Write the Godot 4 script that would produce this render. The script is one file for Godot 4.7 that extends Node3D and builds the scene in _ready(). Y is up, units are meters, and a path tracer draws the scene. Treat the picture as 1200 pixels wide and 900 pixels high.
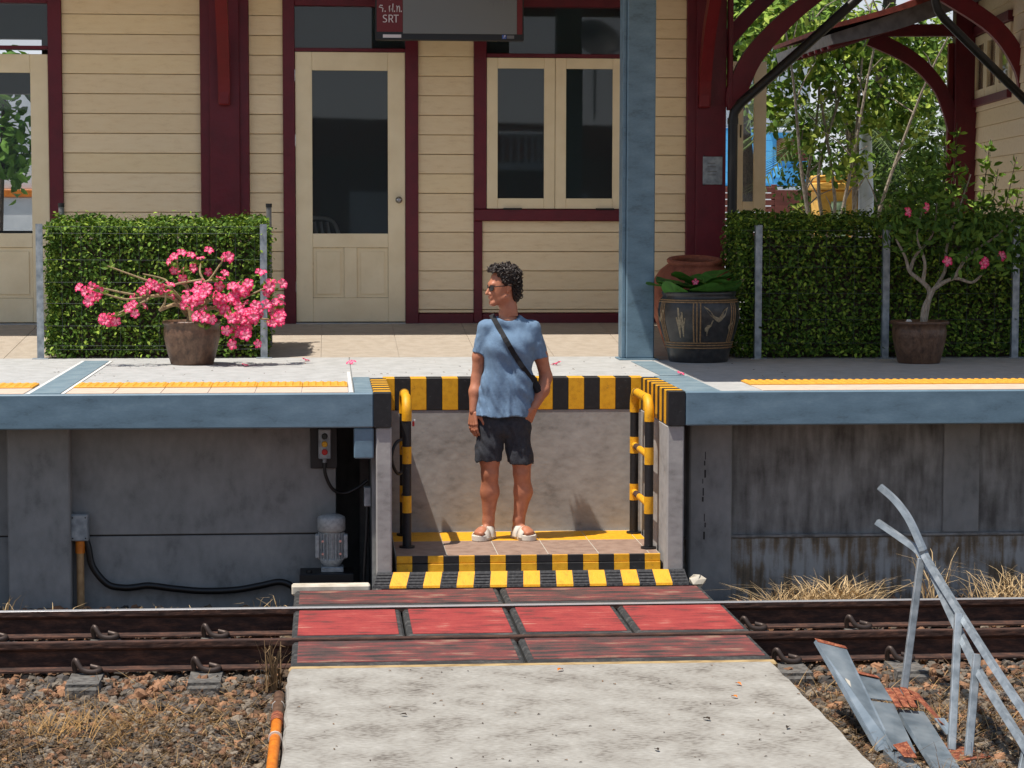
extends Node3D
# A man waits on the landing of a station platform beside a level crossing. Metres, y up, camera looks along -z.

const DECK := 1.033          # platform deck above the landing floor
const RAIL := -0.165           # top of rail and crossing
const WALL := -4.3           # plane of the station wall
const BASE := 1.196          # station floor at the wall

var mats := {}
var used := {}
var boxes := {}
var rng := RandomNumberGenerator.new()


func _ready():
	rng.seed = 4711
	_camera_and_light()
	_materials()
	_ground_and_track()
	_crossing()
	_platform()
	_landing()
	_under_platform()
	_station()
	_canopies()
	_annex_and_background()
	_hedges()
	_pots()
	_railings()
	_scrap()
	_litter()
	_opposite_side()
	_person()


func _camera_and_light():
	var cam := Camera3D.new()
	cam.name = "camera"
	add_child(cam)
	cam.fov = 19.87
	cam.near = 0.1
	cam.far = 900.0
	cam.rotation_order = EULER_ORDER_YXZ
	cam.position = Vector3(0, 2.12, 14.626)
	cam.rotation_degrees = Vector3(-4.39, -4.782, 0.1)
	cam.current = true

	var sun := DirectionalLight3D.new()
	sun.name = "sun"
	add_child(sun)
	sun.look_at_from_position(Vector3.ZERO, Vector3(0.34, -1.0, -0.165), Vector3(0, 0, 1))
	sun.light_color = Color(1.0, 0.97, 0.93)
	sun.light_energy = 1.6
	sun.light_angular_distance = 0.5
	sun.shadow_enabled = true

	var sky_mat := ProceduralSkyMaterial.new()
	sky_mat.sky_top_color = Color(0.46, 0.56, 0.70)
	sky_mat.sky_horizon_color = Color(0.87, 0.88, 0.89)
	sky_mat.sky_curve = 0.18
	sky_mat.ground_bottom_color = Color(0.30, 0.28, 0.25)
	sky_mat.ground_horizon_color = Color(0.55, 0.54, 0.52)
	sky_mat.sun_angle_max = 12.0
	var sky := Sky.new()
	sky.sky_material = sky_mat
	var env := Environment.new()
	env.background_mode = Environment.BG_SKY
	env.sky = sky
	env.background_energy_multiplier = 1.05
	env.tonemap_mode = Environment.TONE_MAPPER_LINEAR
	env.tonemap_exposure = 1.12
	env.sdfgi_enabled = true
	env.ssao_enabled = true
	env.ssil_enabled = true
	var we := WorldEnvironment.new()
	we.name = "environment"
	we.environment = env
	add_child(we)


# ---------------------------------------------------------------- names and nodes
func numbered(parent: Node, called: String) -> String:
	var key := str(parent.get_instance_id()) + called
	var k: int = used.get(key, 0)
	used[key] = k + 1
	return called if k == 0 else "%s_%03d" % [called, k]


func tag(o: Node, label: String, category: String, group := "") -> Node:
	o.set_meta("label", label)
	o.set_meta("category", category)
	if group != "":
		o.set_meta("group", group)
	return o


func thing(called: String, label: String, category: String, at := Vector3.ZERO, turn := 0.0, group := "") -> Node3D:
	var o := Node3D.new()
	o.name = numbered(self, called)
	add_child(o)
	o.position = at
	o.rotation.y = turn
	tag(o, label, category, group)
	return o


func setting(called: String, at := Vector3.ZERO) -> Node3D:
	var o := Node3D.new()
	o.name = numbered(self, called)
	add_child(o)
	o.position = at
	o.set_meta("kind", "structure")
	return o


func put(mesh: Mesh, called: String, m: Material, parent: Node, at := Vector3.ZERO, rot := Vector3.ZERO) -> MeshInstance3D:
	var o := MeshInstance3D.new()
	o.name = numbered(parent, called)
	o.mesh = mesh
	o.material_override = m
	parent.add_child(o, true)
	o.position = at
	o.rotation = rot
	return o


func box(parent: Node, called: String, lo: Vector3, hi: Vector3, m: Material, bevel := 0.004) -> MeshInstance3D:
	return put(box_mesh(hi - lo, bevel), called, m, parent, (lo + hi) / 2)


func scatter(called: String, mesh: Mesh, m: Material, places: Array, tints: Array, parent: Node) -> MultiMeshInstance3D:
	var mm := MultiMesh.new()
	mm.transform_format = MultiMesh.TRANSFORM_3D
	mm.use_colors = true
	mm.mesh = mesh
	mm.instance_count = places.size()
	for i in places.size():
		mm.set_instance_transform(i, places[i])
		mm.set_instance_color(i, tints[i])
	var o := MultiMeshInstance3D.new()
	o.name = numbered(parent, called)
	o.multimesh = mm
	o.material_override = m
	parent.add_child(o, true)
	o.set_meta("kind", "stuff")
	return o


# ---------------------------------------------------------------- shapes
func tool(group := -1) -> SurfaceTool:
	var st := SurfaceTool.new()
	st.begin(Mesh.PRIMITIVE_TRIANGLES)
	st.set_smooth_group(group)
	return st


func done(st: SurfaceTool) -> ArrayMesh:
	st.generate_normals()
	return st.commit()


func tri(st: SurfaceTool, a: Vector3, b: Vector3, c: Vector3):   # counter-clockwise seen from outside
	st.add_vertex(a)
	st.add_vertex(c)
	st.add_vertex(b)


func quad(st: SurfaceTool, a: Vector3, b: Vector3, c: Vector3, d: Vector3):
	tri(st, a, b, c)
	tri(st, a, c, d)


func quad_out(st: SurfaceTool, a: Vector3, b: Vector3, c: Vector3, d: Vector3, mid: Vector3):
	if (b - a).cross(c - a).dot((a + b + c + d) / 4 - mid) < 0:
		quad(st, d, c, b, a)
	else:
		quad(st, a, b, c, d)


func tri_out(st: SurfaceTool, a: Vector3, b: Vector3, c: Vector3, mid: Vector3):
	if (b - a).cross(c - a).dot((a + b + c) / 3 - mid) < 0:
		tri(st, c, b, a)
	else:
		tri(st, a, b, c)


func add_box(st: SurfaceTool, size: Vector3, b := 0.004, x := Transform3D.IDENTITY):
	var h := size / 2
	b = minf(b, minf(h.x, minf(h.y, h.z)) * 0.49)
	var o := x * Vector3.ZERO
	for axis in 3:
		var u := (axis + 1) % 3
		var v := (axis + 2) % 3
		for s in [-1.0, 1.0]:
			var f := []
			for k in [[-1, -1], [1, -1], [1, 1], [-1, 1]]:
				var p := Vector3.ZERO
				p[axis] = s * h[axis]
				p[u] = k[0] * (h[u] - b)
				p[v] = k[1] * (h[v] - b)
				f.append(x * p)
			quad_out(st, f[0], f[1], f[2], f[3], o)
	if b <= 0.0:
		return
	for axis in 3:
		var u := (axis + 1) % 3
		var v := (axis + 2) % 3
		for k in [[-1, -1], [1, -1], [1, 1], [-1, 1]]:
			var f := []
			for e in [[-1, 0], [1, 0], [1, 1], [-1, 1]]:
				var p := Vector3.ZERO
				p[axis] = e[0] * (h[axis] - b)
				p[u] = k[0] * (h[u] - (b if e[1] == 0 else 0.0))
				p[v] = k[1] * (h[v] - (b if e[1] == 1 else 0.0))
				f.append(x * p)
			quad_out(st, f[0], f[1], f[2], f[3], o)
	for sx in [-1, 1]:
		for sy in [-1, 1]:
			for sz in [-1, 1]:
				var s := Vector3(sx, sy, sz)
				tri_out(st, x * (s * (h - Vector3(0, b, b))), x * (s * (h - Vector3(b, 0, b))), x * (s * (h - Vector3(b, b, 0))), o)


func box_mesh(size: Vector3, bevel := 0.004) -> ArrayMesh:
	var key := "%.4f %.4f %.4f %.4f" % [size.x, size.y, size.z, bevel]
	if not boxes.has(key):
		var st := tool()
		add_box(st, size, bevel)
		boxes[key] = done(st)
	return boxes[key]


func add_tube(st: SurfaceTool, pts: Array, rads: Array, n := 10, caps := true, flat := 1.0):
	var rings := []
	var nrm := Vector3.ZERO
	for i in pts.size():
		var t: Vector3 = (pts[mini(i + 1, pts.size() - 1)] - pts[maxi(i - 1, 0)]).normalized()
		if i == 0:
			nrm = t.cross(Vector3(0.31, 0.2, 0.93)).normalized() if absf(t.dot(Vector3(0.31, 0.2, 0.93))) < 0.9 else t.cross(Vector3.UP).normalized()
		else:
			nrm = (nrm - t * nrm.dot(t)).normalized()
		var bi := t.cross(nrm)
		var ring := []
		for k in n:
			var a := TAU * k / n
			ring.append(pts[i] + (nrm * cos(a) + bi * sin(a) * flat) * rads[i])
		rings.append(ring)
	st.set_smooth_group(1 if n > 4 else -1)
	for i in rings.size() - 1:
		for k in n:
			var k2 := (k + 1) % n
			quad(st, rings[i][k], rings[i][k2], rings[i + 1][k2], rings[i + 1][k])
	if caps:
		st.set_smooth_group(-1)
		for k in n:
			tri(st, pts[0], rings[0][(k + 1) % n], rings[0][k])
			tri(st, pts[-1], rings[-1][k], rings[-1][(k + 1) % n])


func tube_mesh(pts: Array, rads, n := 10, caps := true) -> ArrayMesh:
	var st := tool()
	var r := []
	for i in pts.size():
		r.append(rads[i] if rads is Array else rads)
	add_tube(st, pts, r, n, caps)
	return done(st)


func add_lathe(st: SurfaceTool, prof: Array, n := 28, at := Vector3.ZERO, wobble := 0.0, waves := 0):
	for i in prof.size() - 1:
		var sharp: bool = prof[i].distance_to(prof[i + 1]) < 1e-5
		if sharp:
			continue
		st.set_smooth_group(1)
		for k in n:
			var p := []
			for e in [[i, k], [i, k + 1], [i + 1, k + 1], [i + 1, k]]:
				var a: float = TAU * e[1] / n
				var r: float = prof[e[0]].x
				if wobble > 0 and e[0] >= waves:
					r += wobble * sin(a * 11)
				p.append(at + Vector3(cos(a) * r, prof[e[0]].y, -sin(a) * r))
			quad(st, p[0], p[1], p[2], p[3])


func lathe_mesh(prof: Array, n := 28) -> ArrayMesh:
	var st := tool(1)
	add_lathe(st, prof, n)
	return done(st)


func smooth_path(pts: Array, steps := 6) -> Array:
	var out := []
	for i in pts.size() - 1:
		var a: Vector3 = pts[maxi(i - 1, 0)]
		var d: Vector3 = pts[mini(i + 2, pts.size() - 1)]
		for k in steps:
			out.append((pts[i] as Vector3).cubic_interpolate(pts[i + 1], a, d, float(k) / steps))
	out.append(pts[-1])
	return out


func add_prism(st: SurfaceTool, outline: PackedVector2Array, depth: float, x := Transform3D.IDENTITY):   # outline in x-y, thick along z about 0
	if not Geometry2D.is_polygon_clockwise(outline):
		outline.reverse()
	var idx := Geometry2D.triangulate_polygon(outline)
	var f := depth / 2
	for i in range(0, idx.size(), 3):
		var a := outline[idx[i]]
		var b := outline[idx[i + 1]]
		var c := outline[idx[i + 2]]
		if (b - a).cross(c - a) < 0:
			var t := b
			b = c
			c = t
		tri(st, x * Vector3(a.x, a.y, f), x * Vector3(b.x, b.y, f), x * Vector3(c.x, c.y, f))
		tri(st, x * Vector3(a.x, a.y, -f), x * Vector3(c.x, c.y, -f), x * Vector3(b.x, b.y, -f))
	for i in outline.size():
		var a := outline[i]
		var b := outline[(i + 1) % outline.size()]
		quad(st, x * Vector3(b.x, b.y, f), x * Vector3(a.x, a.y, f), x * Vector3(a.x, a.y, -f), x * Vector3(b.x, b.y, -f))


func prism_mesh(outline: PackedVector2Array, depth: float, x := Transform3D.IDENTITY) -> ArrayMesh:
	var st := tool()
	add_prism(st, outline, depth, x)
	return done(st)


func band_outline(mid: Array, widths: Array) -> PackedVector2Array:   # a curved strip from a centre line and half widths
	var left := PackedVector2Array()
	var right := PackedVector2Array()
	for i in mid.size():
		var t: Vector2 = (mid[mini(i + 1, mid.size() - 1)] - mid[maxi(i - 1, 0)]).normalized()
		var nn := Vector2(-t.y, t.x) * float(widths[i])
		left.append(mid[i] + nn)
		right.append(mid[i] - nn)
	right.reverse()
	left.append_array(right)
	return left


func leaf_mesh(long: float, wide: float, fold := 0.25, droop := 0.15) -> ArrayMesh:   # along +y, face to +z
	var st := tool()
	var a := Vector3.ZERO
	var m1 := Vector3(0, long * 0.35, 0.0)
	var m2 := Vector3(0, long * 0.7, -long * droop * 0.4)
	var tip := Vector3(0, long, -long * droop)
	var h := wide / 2
	for s in [-1.0, 1.0]:
		var e1 := Vector3(s * h * 0.9, long * 0.33, h * fold)
		var e2 := Vector3(s * h * 0.8, long * 0.68, h * fold - long * droop * 0.35)
		if s > 0:
			tri(st, a, e1, m1)
			quad(st, m1, e1, e2, m2)
			tri(st, m2, e2, tip)
		else:
			tri(st, a, m1, e1)
			quad(st, m1, m2, e2, e1)
			tri(st, m2, tip, e2)
	return done(st)


func rock_mesh(seed_: int, flat := 0.7) -> ArrayMesh:
	var r := RandomNumberGenerator.new()
	r.seed = seed_
	var st := tool()
	var rows := []
	for i in 4:
		var row := []
		var th := PI * (i + 0.5) / 4
		for k in 6:
			var a := TAU * (k + 0.5 * (i % 2)) / 6
			var q := r.randf_range(0.72, 1.1)
			row.append(Vector3(sin(th) * cos(a) * q, cos(th) * flat * q, sin(th) * sin(a) * q * 0.85) * 0.5)
		rows.append(row)
	var o := Vector3.ZERO
	for i in 3:
		for k in 6:
			quad_out(st, rows[i][k], rows[i][(k + 1) % 6], rows[i + 1][(k + 1) % 6], rows[i + 1][k], o)
	for k in 6:
		tri_out(st, Vector3(0, 0.4 * flat, 0), rows[0][k], rows[0][(k + 1) % 6], o)
		tri_out(st, Vector3(0, -0.4 * flat, 0), rows[3][k], rows[3][(k + 1) % 6], o)
	return done(st)


func spin(yaw: float, tilt: float, roll: float, scale_: float) -> Basis:
	return Basis.from_euler(Vector3(tilt, yaw, roll)).scaled(Vector3.ONE * scale_)


# ---------------------------------------------------------------- materials
func rgb(r: float, g: float, b: float) -> Color:
	return Color(r / 255.0, g / 255.0, b / 255.0)


func tint_texture(seed_: int, freq: float, octaves: int, stops: Array, size := 512, kind := FastNoiseLite.TYPE_SIMPLEX_SMOOTH, second := 0.0, streak := 1, second_freq := 0.11) -> ImageTexture:
	var n := FastNoiseLite.new()
	n.seed = seed_
	n.noise_type = kind
	n.frequency = freq
	n.fractal_type = FastNoiseLite.FRACTAL_FBM
	n.fractal_octaves = octaves
	var src := n.get_seamless_image(size, size).get_data()
	var fine := PackedByteArray()
	if second > 0:
		n.seed = seed_ + 7
		n.frequency = second_freq
		n.fractal_octaves = 4
		var im := n.get_seamless_image(size / streak, size) if streak > 0 else n.get_seamless_image(size, size / -streak)
		if streak != 1:   # draw the grain out along x, or along y if below zero
			im.resize(size, size, Image.INTERPOLATE_CUBIC)
		fine = im.get_data()
	var ramp := Gradient.new()
	ramp.offsets = PackedFloat32Array(stops.map(func(s): return s[0]))
	ramp.colors = PackedColorArray(stops.map(func(s): return s[1]))
	var lut := []
	for i in 256:
		var c := ramp.sample(i / 255.0)
		lut.append([int(c.r * 255), int(c.g * 255), int(c.b * 255)])
	var out := PackedByteArray()
	out.resize(size * size * 3)
	var at := 0
	var dice := 12345 + seed_
	for i in src.size():
		var v := clampi(int(128 + (src[i] - 128) * 0.55), 0, 255)
		if second > 0:
			dice = (dice * 1103515245 + 12345) & 0x7fffffff
			v = clampi(int(v + (fine[i] - 128) * second + ((dice >> 16) % 25) - 12), 0, 255)
		var c = lut[v]
		out[at] = c[0]
		out[at + 1] = c[1]
		out[at + 2] = c[2]
		at += 3
	return ImageTexture.create_from_image(Image.create_from_data(size, size, false, Image.FORMAT_RGB8, out))


func bump_texture(seed_: int, freq: float, octaves: int, strength: float, size := 256) -> ImageTexture:
	var n := FastNoiseLite.new()
	n.seed = seed_
	n.frequency = freq
	n.fractal_octaves = octaves
	var im := n.get_seamless_image(size, size)
	im.convert(Image.FORMAT_RGBA8)
	im.bump_map_to_normal_map(strength)
	return ImageTexture.create_from_image(im)


func plain(called: String, color: Color, rough := 0.8, metal := 0.0, spec := 0.5) -> StandardMaterial3D:
	var m := StandardMaterial3D.new()
	m.albedo_color = color
	m.roughness = rough
	m.metallic = metal
	m.metallic_specular = spec
	m.resource_name = called
	mats[called] = m
	return m


func grained(called: String, tex: Texture2D, rough := 0.85, scale_ := Vector3.ONE, bump: Texture2D = null, depth := 0.4, world := true) -> StandardMaterial3D:
	var m := plain(called, Color.WHITE, rough)
	m.albedo_texture = tex
	m.uv1_triplanar = true
	m.uv1_world_triplanar = world
	m.uv1_triplanar_sharpness = 6.0
	m.uv1_scale = scale_
	if bump:
		m.normal_enabled = true
		m.normal_texture = bump
		m.normal_scale = depth
	return m


func leafy(called: String, rough := 0.5, glow := 0.35) -> StandardMaterial3D:
	var m := plain(called, Color.WHITE, rough)
	m.vertex_color_use_as_albedo = true
	m.cull_mode = BaseMaterial3D.CULL_DISABLED
	m.backlight_enabled = true
	m.backlight = Color(glow, glow, glow * 0.4)
	m.metallic_specular = 0.3
	return m


func _materials():
	var fine := bump_texture(3, 0.09, 4, 3.0)
	var rough := bump_texture(5, 0.04, 5, 5.0)
	var grain := bump_texture(8, 0.06, 3, 2.0)
	# concrete
	grained("slab", tint_texture(11, 0.006, 5, [[0.12, rgb(94, 87, 79)], [0.28, rgb(126, 120, 111)], [0.42, rgb(146, 141, 132)], [0.65, rgb(158, 154, 145)], [0.85, rgb(170, 166, 158)]], 1024, FastNoiseLite.TYPE_SIMPLEX_SMOOTH, 0.5, 2, 0.09), 0.9, Vector3(0.45, 0.45, 0.45), fine, 0.15)
	grained("deck", tint_texture(12, 0.02, 5, [[0.2, rgb(160, 160, 156)], [0.5, rgb(174, 174, 171)], [0.8, rgb(184, 184, 181)]], 512, FastNoiseLite.TYPE_SIMPLEX_SMOOTH, 0.2), 0.85, Vector3(0.6, 0.6, 0.6), fine, 0.2)
	grained("landing_wall", tint_texture(13, 0.012, 6, [[0.1, rgb(122, 119, 115)], [0.34, rgb(150, 147, 143)], [0.55, rgb(160, 157, 153)], [0.85, rgb(170, 167, 162)]], 512, FastNoiseLite.TYPE_SIMPLEX_SMOOTH, 0.4, 2, 0.06), 0.9, Vector3(0.55, 0.55, 0.55), fine, 0.06)
	grained("under_wall", tint_texture(14, 0.012, 6, [[0.1, rgb(104, 105, 105)], [0.38, rgb(130, 131, 130)], [0.6, rgb(138, 139, 138)], [0.85, rgb(148, 148, 146)]], 512, FastNoiseLite.TYPE_SIMPLEX_SMOOTH, 0.3, -2, 0.06), 0.92, Vector3(0.5, 0.5, 0.5), fine, 0.1)
	grained("stained_wall", tint_texture(15, 0.01, 6, [[0.15, rgb(84, 82, 80)], [0.4, rgb(114, 113, 111)], [0.55, rgb(128, 128, 126)], [0.75, rgb(146, 146, 144)]], 512, FastNoiseLite.TYPE_SIMPLEX_SMOOTH, 0.45, -6, 0.05), 0.92, Vector3(0.55, 0.55, 0.55), fine, 0.1)
	grained("stained_base", tint_texture(16, 0.014, 6, [[0.12, rgb(84, 76, 66)], [0.38, rgb(118, 104, 86)], [0.5, rgb(136, 133, 128)], [0.72, rgb(160, 161, 159)]], 512, FastNoiseLite.TYPE_SIMPLEX_SMOOTH, 0.6, -8, 0.05), 0.92, Vector3(0.6, 0.5, 0.6), fine, 0.12)
	grained("pale_edge", tint_texture(17, 0.03, 4, [[0.2, rgb(170, 160, 142)], [0.6, rgb(212, 203, 186)]], 256), 0.9, Vector3(1, 1, 1))
	grained("ochre_edge", tint_texture(18, 0.03, 5, [[0.2, rgb(120, 98, 66)], [0.5, rgb(170, 142, 96)], [0.8, rgb(188, 168, 128)]], 256), 0.9, Vector3(0.8, 2, 2))
	grained("pink_tile", tint_texture(19, 0.03, 4, [[0.2, rgb(196, 172, 152)], [0.7, rgb(212, 190, 170)]], 256), 0.8, Vector3(0.8, 1, 1))
	grained("sand_tile", tint_texture(20, 0.02, 5, [[0.2, rgb(160, 148, 132)], [0.5, rgb(172, 160, 144)], [0.8, rgb(180, 169, 154)]], 512, FastNoiseLite.TYPE_SIMPLEX_SMOOTH, 0.2), 0.7, Vector3(0.7, 0.7, 0.7), fine, 0.15)
	grained("brown_tile", tint_texture(21, 0.03, 5, [[0.2, rgb(128, 104, 90)], [0.5, rgb(150, 124, 108)], [0.8, rgb(160, 136, 120)]], 256), 0.6, Vector3(1.2, 1.2, 1.2), fine, 0.15)
	plain("grout", rgb(180, 172, 158), 0.9)
	# paint
	grained("yellow", tint_texture(22, 0.016, 6, [[0.1, rgb(120, 108, 92)], [0.15, rgb(150, 112, 50)], [0.22, rgb(206, 146, 22)], [0.5, rgb(226, 163, 14)], [0.85, rgb(232, 176, 40)]], 512, FastNoiseLite.TYPE_SIMPLEX_SMOOTH, 0.5), 0.55, Vector3(2.3, 2.3, 2.3), fine, 0.05)
	grained("black", tint_texture(23, 0.02, 5, [[0.2, rgb(18, 18, 20)], [0.55, rgb(26, 26, 28)], [0.76, rgb(34, 34, 36)], [0.84, rgb(92, 89, 85)]], 512, FastNoiseLite.TYPE_SIMPLEX_SMOOTH, 0.5), 0.55, Vector3(2, 2, 2), fine, 0.05)
	grained("ramp_yellow", tint_texture(24, 0.02, 5, [[0.15, rgb(190, 128, 30)], [0.4, rgb(236, 164, 16)], [0.8, rgb(242, 176, 24)]], 256), 0.6, Vector3(3, 3, 3), fine, 0.3)
	grained("ramp_black", tint_texture(25, 0.05, 4, [[0.2, rgb(38, 38, 40)], [0.5, rgb(54, 54, 56)], [0.75, rgb(80, 80, 80)]], 256), 0.85, Vector3(3, 3, 3), rough, 0.6)
	grained("blue", tint_texture(26, 0.012, 6, [[0.15, rgb(76, 95, 107)], [0.35, rgb(95, 120, 135)], [0.6, rgb(104, 130, 146)], [0.85, rgb(118, 143, 157)]], 512, FastNoiseLite.TYPE_SIMPLEX_SMOOTH, 0.2), 0.5, Vector3(0.5, 1.4, 0.5), fine, 0.03)
	grained("deck_blue", tint_texture(27, 0.02, 5, [[0.2, rgb(96, 116, 126)], [0.5, rgb(112, 132, 142)], [0.8, rgb(128, 146, 152)]], 256), 0.75, Vector3(0.9, 0.9, 0.9), fine, 0.2)
	grained("tactile", tint_texture(28, 0.03, 4, [[0.2, rgb(206, 142, 40)], [0.6, rgb(226, 164, 52)]], 256), 0.65, Vector3(1.2, 1.2, 1.2))
	grained("white_line", tint_texture(29, 0.04, 4, [[0.2, rgb(180, 178, 172)], [0.5, rgb(222, 220, 214)]], 256), 0.8, Vector3(1.5, 1.5, 1.5))
	grained("maroon", tint_texture(30, 0.02, 4, [[0.2, rgb(84, 5, 24)], [0.6, rgb(98, 9, 29)]], 256), 0.5, Vector3(0.8, 0.8, 0.8), fine, 0.12)
	grained("red_wood", tint_texture(31, 0.02, 4, [[0.2, rgb(100, 8, 18)], [0.6, rgb(116, 12, 22)]], 256), 0.5, Vector3(0.8, 0.8, 0.8), fine, 0.12)
	var cream := tint_texture(32, 0.02, 5, [[0.15, rgb(230, 204, 162)], [0.4, rgb(243, 219, 178)], [0.8, rgb(247, 225, 186)]], 512, FastNoiseLite.TYPE_SIMPLEX_SMOOTH, 0.25)
	for k in 3:
		var cm := grained("cream_%d" % k, cream, 0.6, Vector3(0.5, 2.0, 1), grain, 0.15)
		cm.uv1_offset = Vector3(k * 0.37, k * 0.21, 0)
		cm.albedo_color = [Color(1, 1, 1), Color(0.975, 0.97, 0.96), Color(0.99, 0.985, 0.96)][k]
	grained("joinery", tint_texture(33, 0.02, 5, [[0.15, rgb(232, 212, 172)], [0.6, rgb(244, 226, 188)]], 256), 0.5, Vector3(0.6, 0.6, 0.6), fine, 0.1)
	# track
	grained("red_rubber", tint_texture(34, 0.008, 5, [[0.12, rgb(84, 50, 46)], [0.28, rgb(128, 50, 47)], [0.42, rgb(150, 52, 50)], [0.7, rgb(162, 64, 58)], [0.86, rgb(172, 112, 98)]], 512, FastNoiseLite.TYPE_SIMPLEX_SMOOTH, 0.6, 8, 0.05), 0.8, Vector3(0.8, 0.8, 0.8), fine, 0.3)
	grained("worn_red", tint_texture(35, 0.01, 5, [[0.12, rgb(48, 43, 41)], [0.34, rgb(76, 58, 54)], [0.5, rgb(100, 60, 56)], [0.68, rgb(124, 57, 54)], [0.88, rgb(138, 110, 92)]], 512, FastNoiseLite.TYPE_SIMPLEX_SMOOTH, 0.8, 8, 0.04), 0.85, Vector3(0.7, 0.7, 0.7), fine, 0.3)
	grained("rubber", tint_texture(36, 0.02, 5, [[0.2, rgb(36, 36, 36)], [0.55, rgb(54, 54, 53)], [0.75, rgb(92, 90, 86)]], 256, FastNoiseLite.TYPE_SIMPLEX_SMOOTH, 0.3), 0.85, Vector3(0.8, 2, 2.5), fine, 0.3)
	grained("rust", tint_texture(37, 0.03, 5, [[0.2, rgb(40, 25, 20)], [0.5, rgb(66, 43, 34)], [0.75, rgb(98, 64, 48)]], 256, FastNoiseLite.TYPE_SIMPLEX_SMOOTH, 0.3), 0.85, Vector3(0.8, 3, 3), rough, 0.4)
	var steel := plain("rail_steel", rgb(214, 214, 216), 0.42, 0.7)
	steel.metallic_specular = 0.6
	grained("sleeper", tint_texture(38, 0.03, 5, [[0.2, rgb(66, 62, 58)], [0.5, rgb(98, 95, 90)], [0.8, rgb(120, 116, 110)]], 256), 0.9, Vector3(2, 2, 2), rough, 0.5)
	grained("dirt", tint_texture(39, 0.02, 6, [[0.2, rgb(48, 38, 30)], [0.5, rgb(86, 70, 54)], [0.8, rgb(128, 108, 84)]], 512, FastNoiseLite.TYPE_SIMPLEX_SMOOTH, 0.4), 0.95, Vector3(0.6, 0.6, 0.6), rough, 1.0)
	var stone := plain("stone", Color.WHITE, 0.9)
	stone.vertex_color_use_as_albedo = true
	# metals and small things
	var zinc := grained("zinc", tint_texture(40, 0.03, 4, [[0.2, rgb(112, 120, 126)], [0.5, rgb(146, 155, 161)], [0.8, rgb(180, 186, 190)]], 256, FastNoiseLite.TYPE_CELLULAR), 0.42, Vector3(2, 2, 2), fine, 0.1, false)
	zinc.metallic = 0.35
	var sheet := grained("sheet_steel", tint_texture(41, 0.012, 5, [[0.15, rgb(96, 108, 116)], [0.45, rgb(130, 142, 150)], [0.8, rgb(164, 173, 178)]], 256), 0.34, Vector3(1.5, 1.5, 1.5), null, 0.0, false)
	sheet.metallic = 0.45
	grained("rust_face", tint_texture(42, 0.03, 5, [[0.2, rgb(92, 44, 30)], [0.5, rgb(136, 70, 44)], [0.75, rgb(176, 118, 84)]], 256, FastNoiseLite.TYPE_SIMPLEX_SMOOTH, 0.4), 0.9, Vector3(3, 3, 3), rough, 0.4, false)
	plain("black_metal", rgb(22, 22, 24), 0.45)
	plain("cable", rgb(16, 16, 17), 0.4)
	var chrome := plain("chrome", rgb(190, 190, 190), 0.2, 1.0)
	chrome.metallic_specular = 0.6
	grained("motor_grey", tint_texture(43, 0.04, 4, [[0.2, rgb(136, 140, 141)], [0.6, rgb(168, 172, 172)]], 256), 0.5, Vector3(3, 3, 3))
	plain("white_plastic", rgb(214, 212, 206), 0.45)
	plain("button_red", rgb(190, 26, 28), 0.35)
	plain("button_yellow", rgb(220, 168, 20), 0.35)
	plain("button_black", rgb(20, 30, 30), 0.35)
	grained("orange_pipe", tint_texture(44, 0.03, 4, [[0.2, rgb(184, 96, 20)], [0.6, rgb(214, 126, 30)]], 256), 0.45, Vector3(2, 2, 2))
	grained("tan_pipe", tint_texture(45, 0.03, 4, [[0.2, rgb(150, 116, 78)], [0.6, rgb(178, 144, 102)]], 256), 0.5, Vector3(2, 2, 2))
	# pots and plants
	grained("clay_brown", tint_texture(46, 0.03, 5, [[0.2, rgb(62, 44, 34)], [0.5, rgb(98, 72, 54)], [0.8, rgb(122, 94, 74)]], 256, FastNoiseLite.TYPE_SIMPLEX_SMOOTH, 0.2), 0.45, Vector3(2, 1.2, 2), fine, 0.25, false)
	grained("terracotta", tint_texture(47, 0.03, 5, [[0.2, rgb(120, 66, 48)], [0.5, rgb(150, 86, 64)], [0.8, rgb(166, 102, 78)]], 256, FastNoiseLite.TYPE_SIMPLEX_SMOOTH, 0.2), 0.75, Vector3(2, 1.5, 2), fine, 0.25, false)
	plain("soil", rgb(54, 42, 32), 0.95)
	leafy("leaf", 0.6, 0.5)
	leafy("petal", 0.6, 0.4)
	leafy("straw", 0.8, 0.2)
	grained("bark", tint_texture(48, 0.04, 5, [[0.2, rgb(112, 100, 86)], [0.5, rgb(158, 146, 130)], [0.8, rgb(188, 178, 162)]], 256), 0.85, Vector3(4, 1.5, 4), rough, 0.5)
	grained("dark_bark", tint_texture(49, 0.04, 5, [[0.2, rgb(50, 42, 34)], [0.6, rgb(88, 76, 62)]], 256), 0.9, Vector3(3, 1.2, 3), rough, 0.5)
	# glass
	var glass := plain("glass", Color(0.3, 0.38, 0.4, 0.12), 0.02)
	glass.transparency = BaseMaterial3D.TRANSPARENCY_ALPHA
	glass.metallic_specular = 0.4
	plain("screen_grey", rgb(112, 112, 108), 0.3)
	plain("sign_red", rgb(104, 18, 20), 0.45)
	plain("white_print", rgb(216, 206, 204), 0.6)
	plain("logo_blue", rgb(60, 90, 160), 0.5)
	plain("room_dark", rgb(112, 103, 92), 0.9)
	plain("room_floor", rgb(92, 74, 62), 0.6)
	grained("roof_tile", tint_texture(50, 0.03, 4, [[0.2, rgb(96, 40, 30)], [0.6, rgb(130, 58, 44)]], 256), 0.8, Vector3(1, 1, 1))
	grained("eave_grey", tint_texture(51, 0.03, 4, [[0.2, rgb(92, 90, 90)], [0.6, rgb(120, 118, 118)]], 256), 0.6, Vector3(1, 1, 1))
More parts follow.
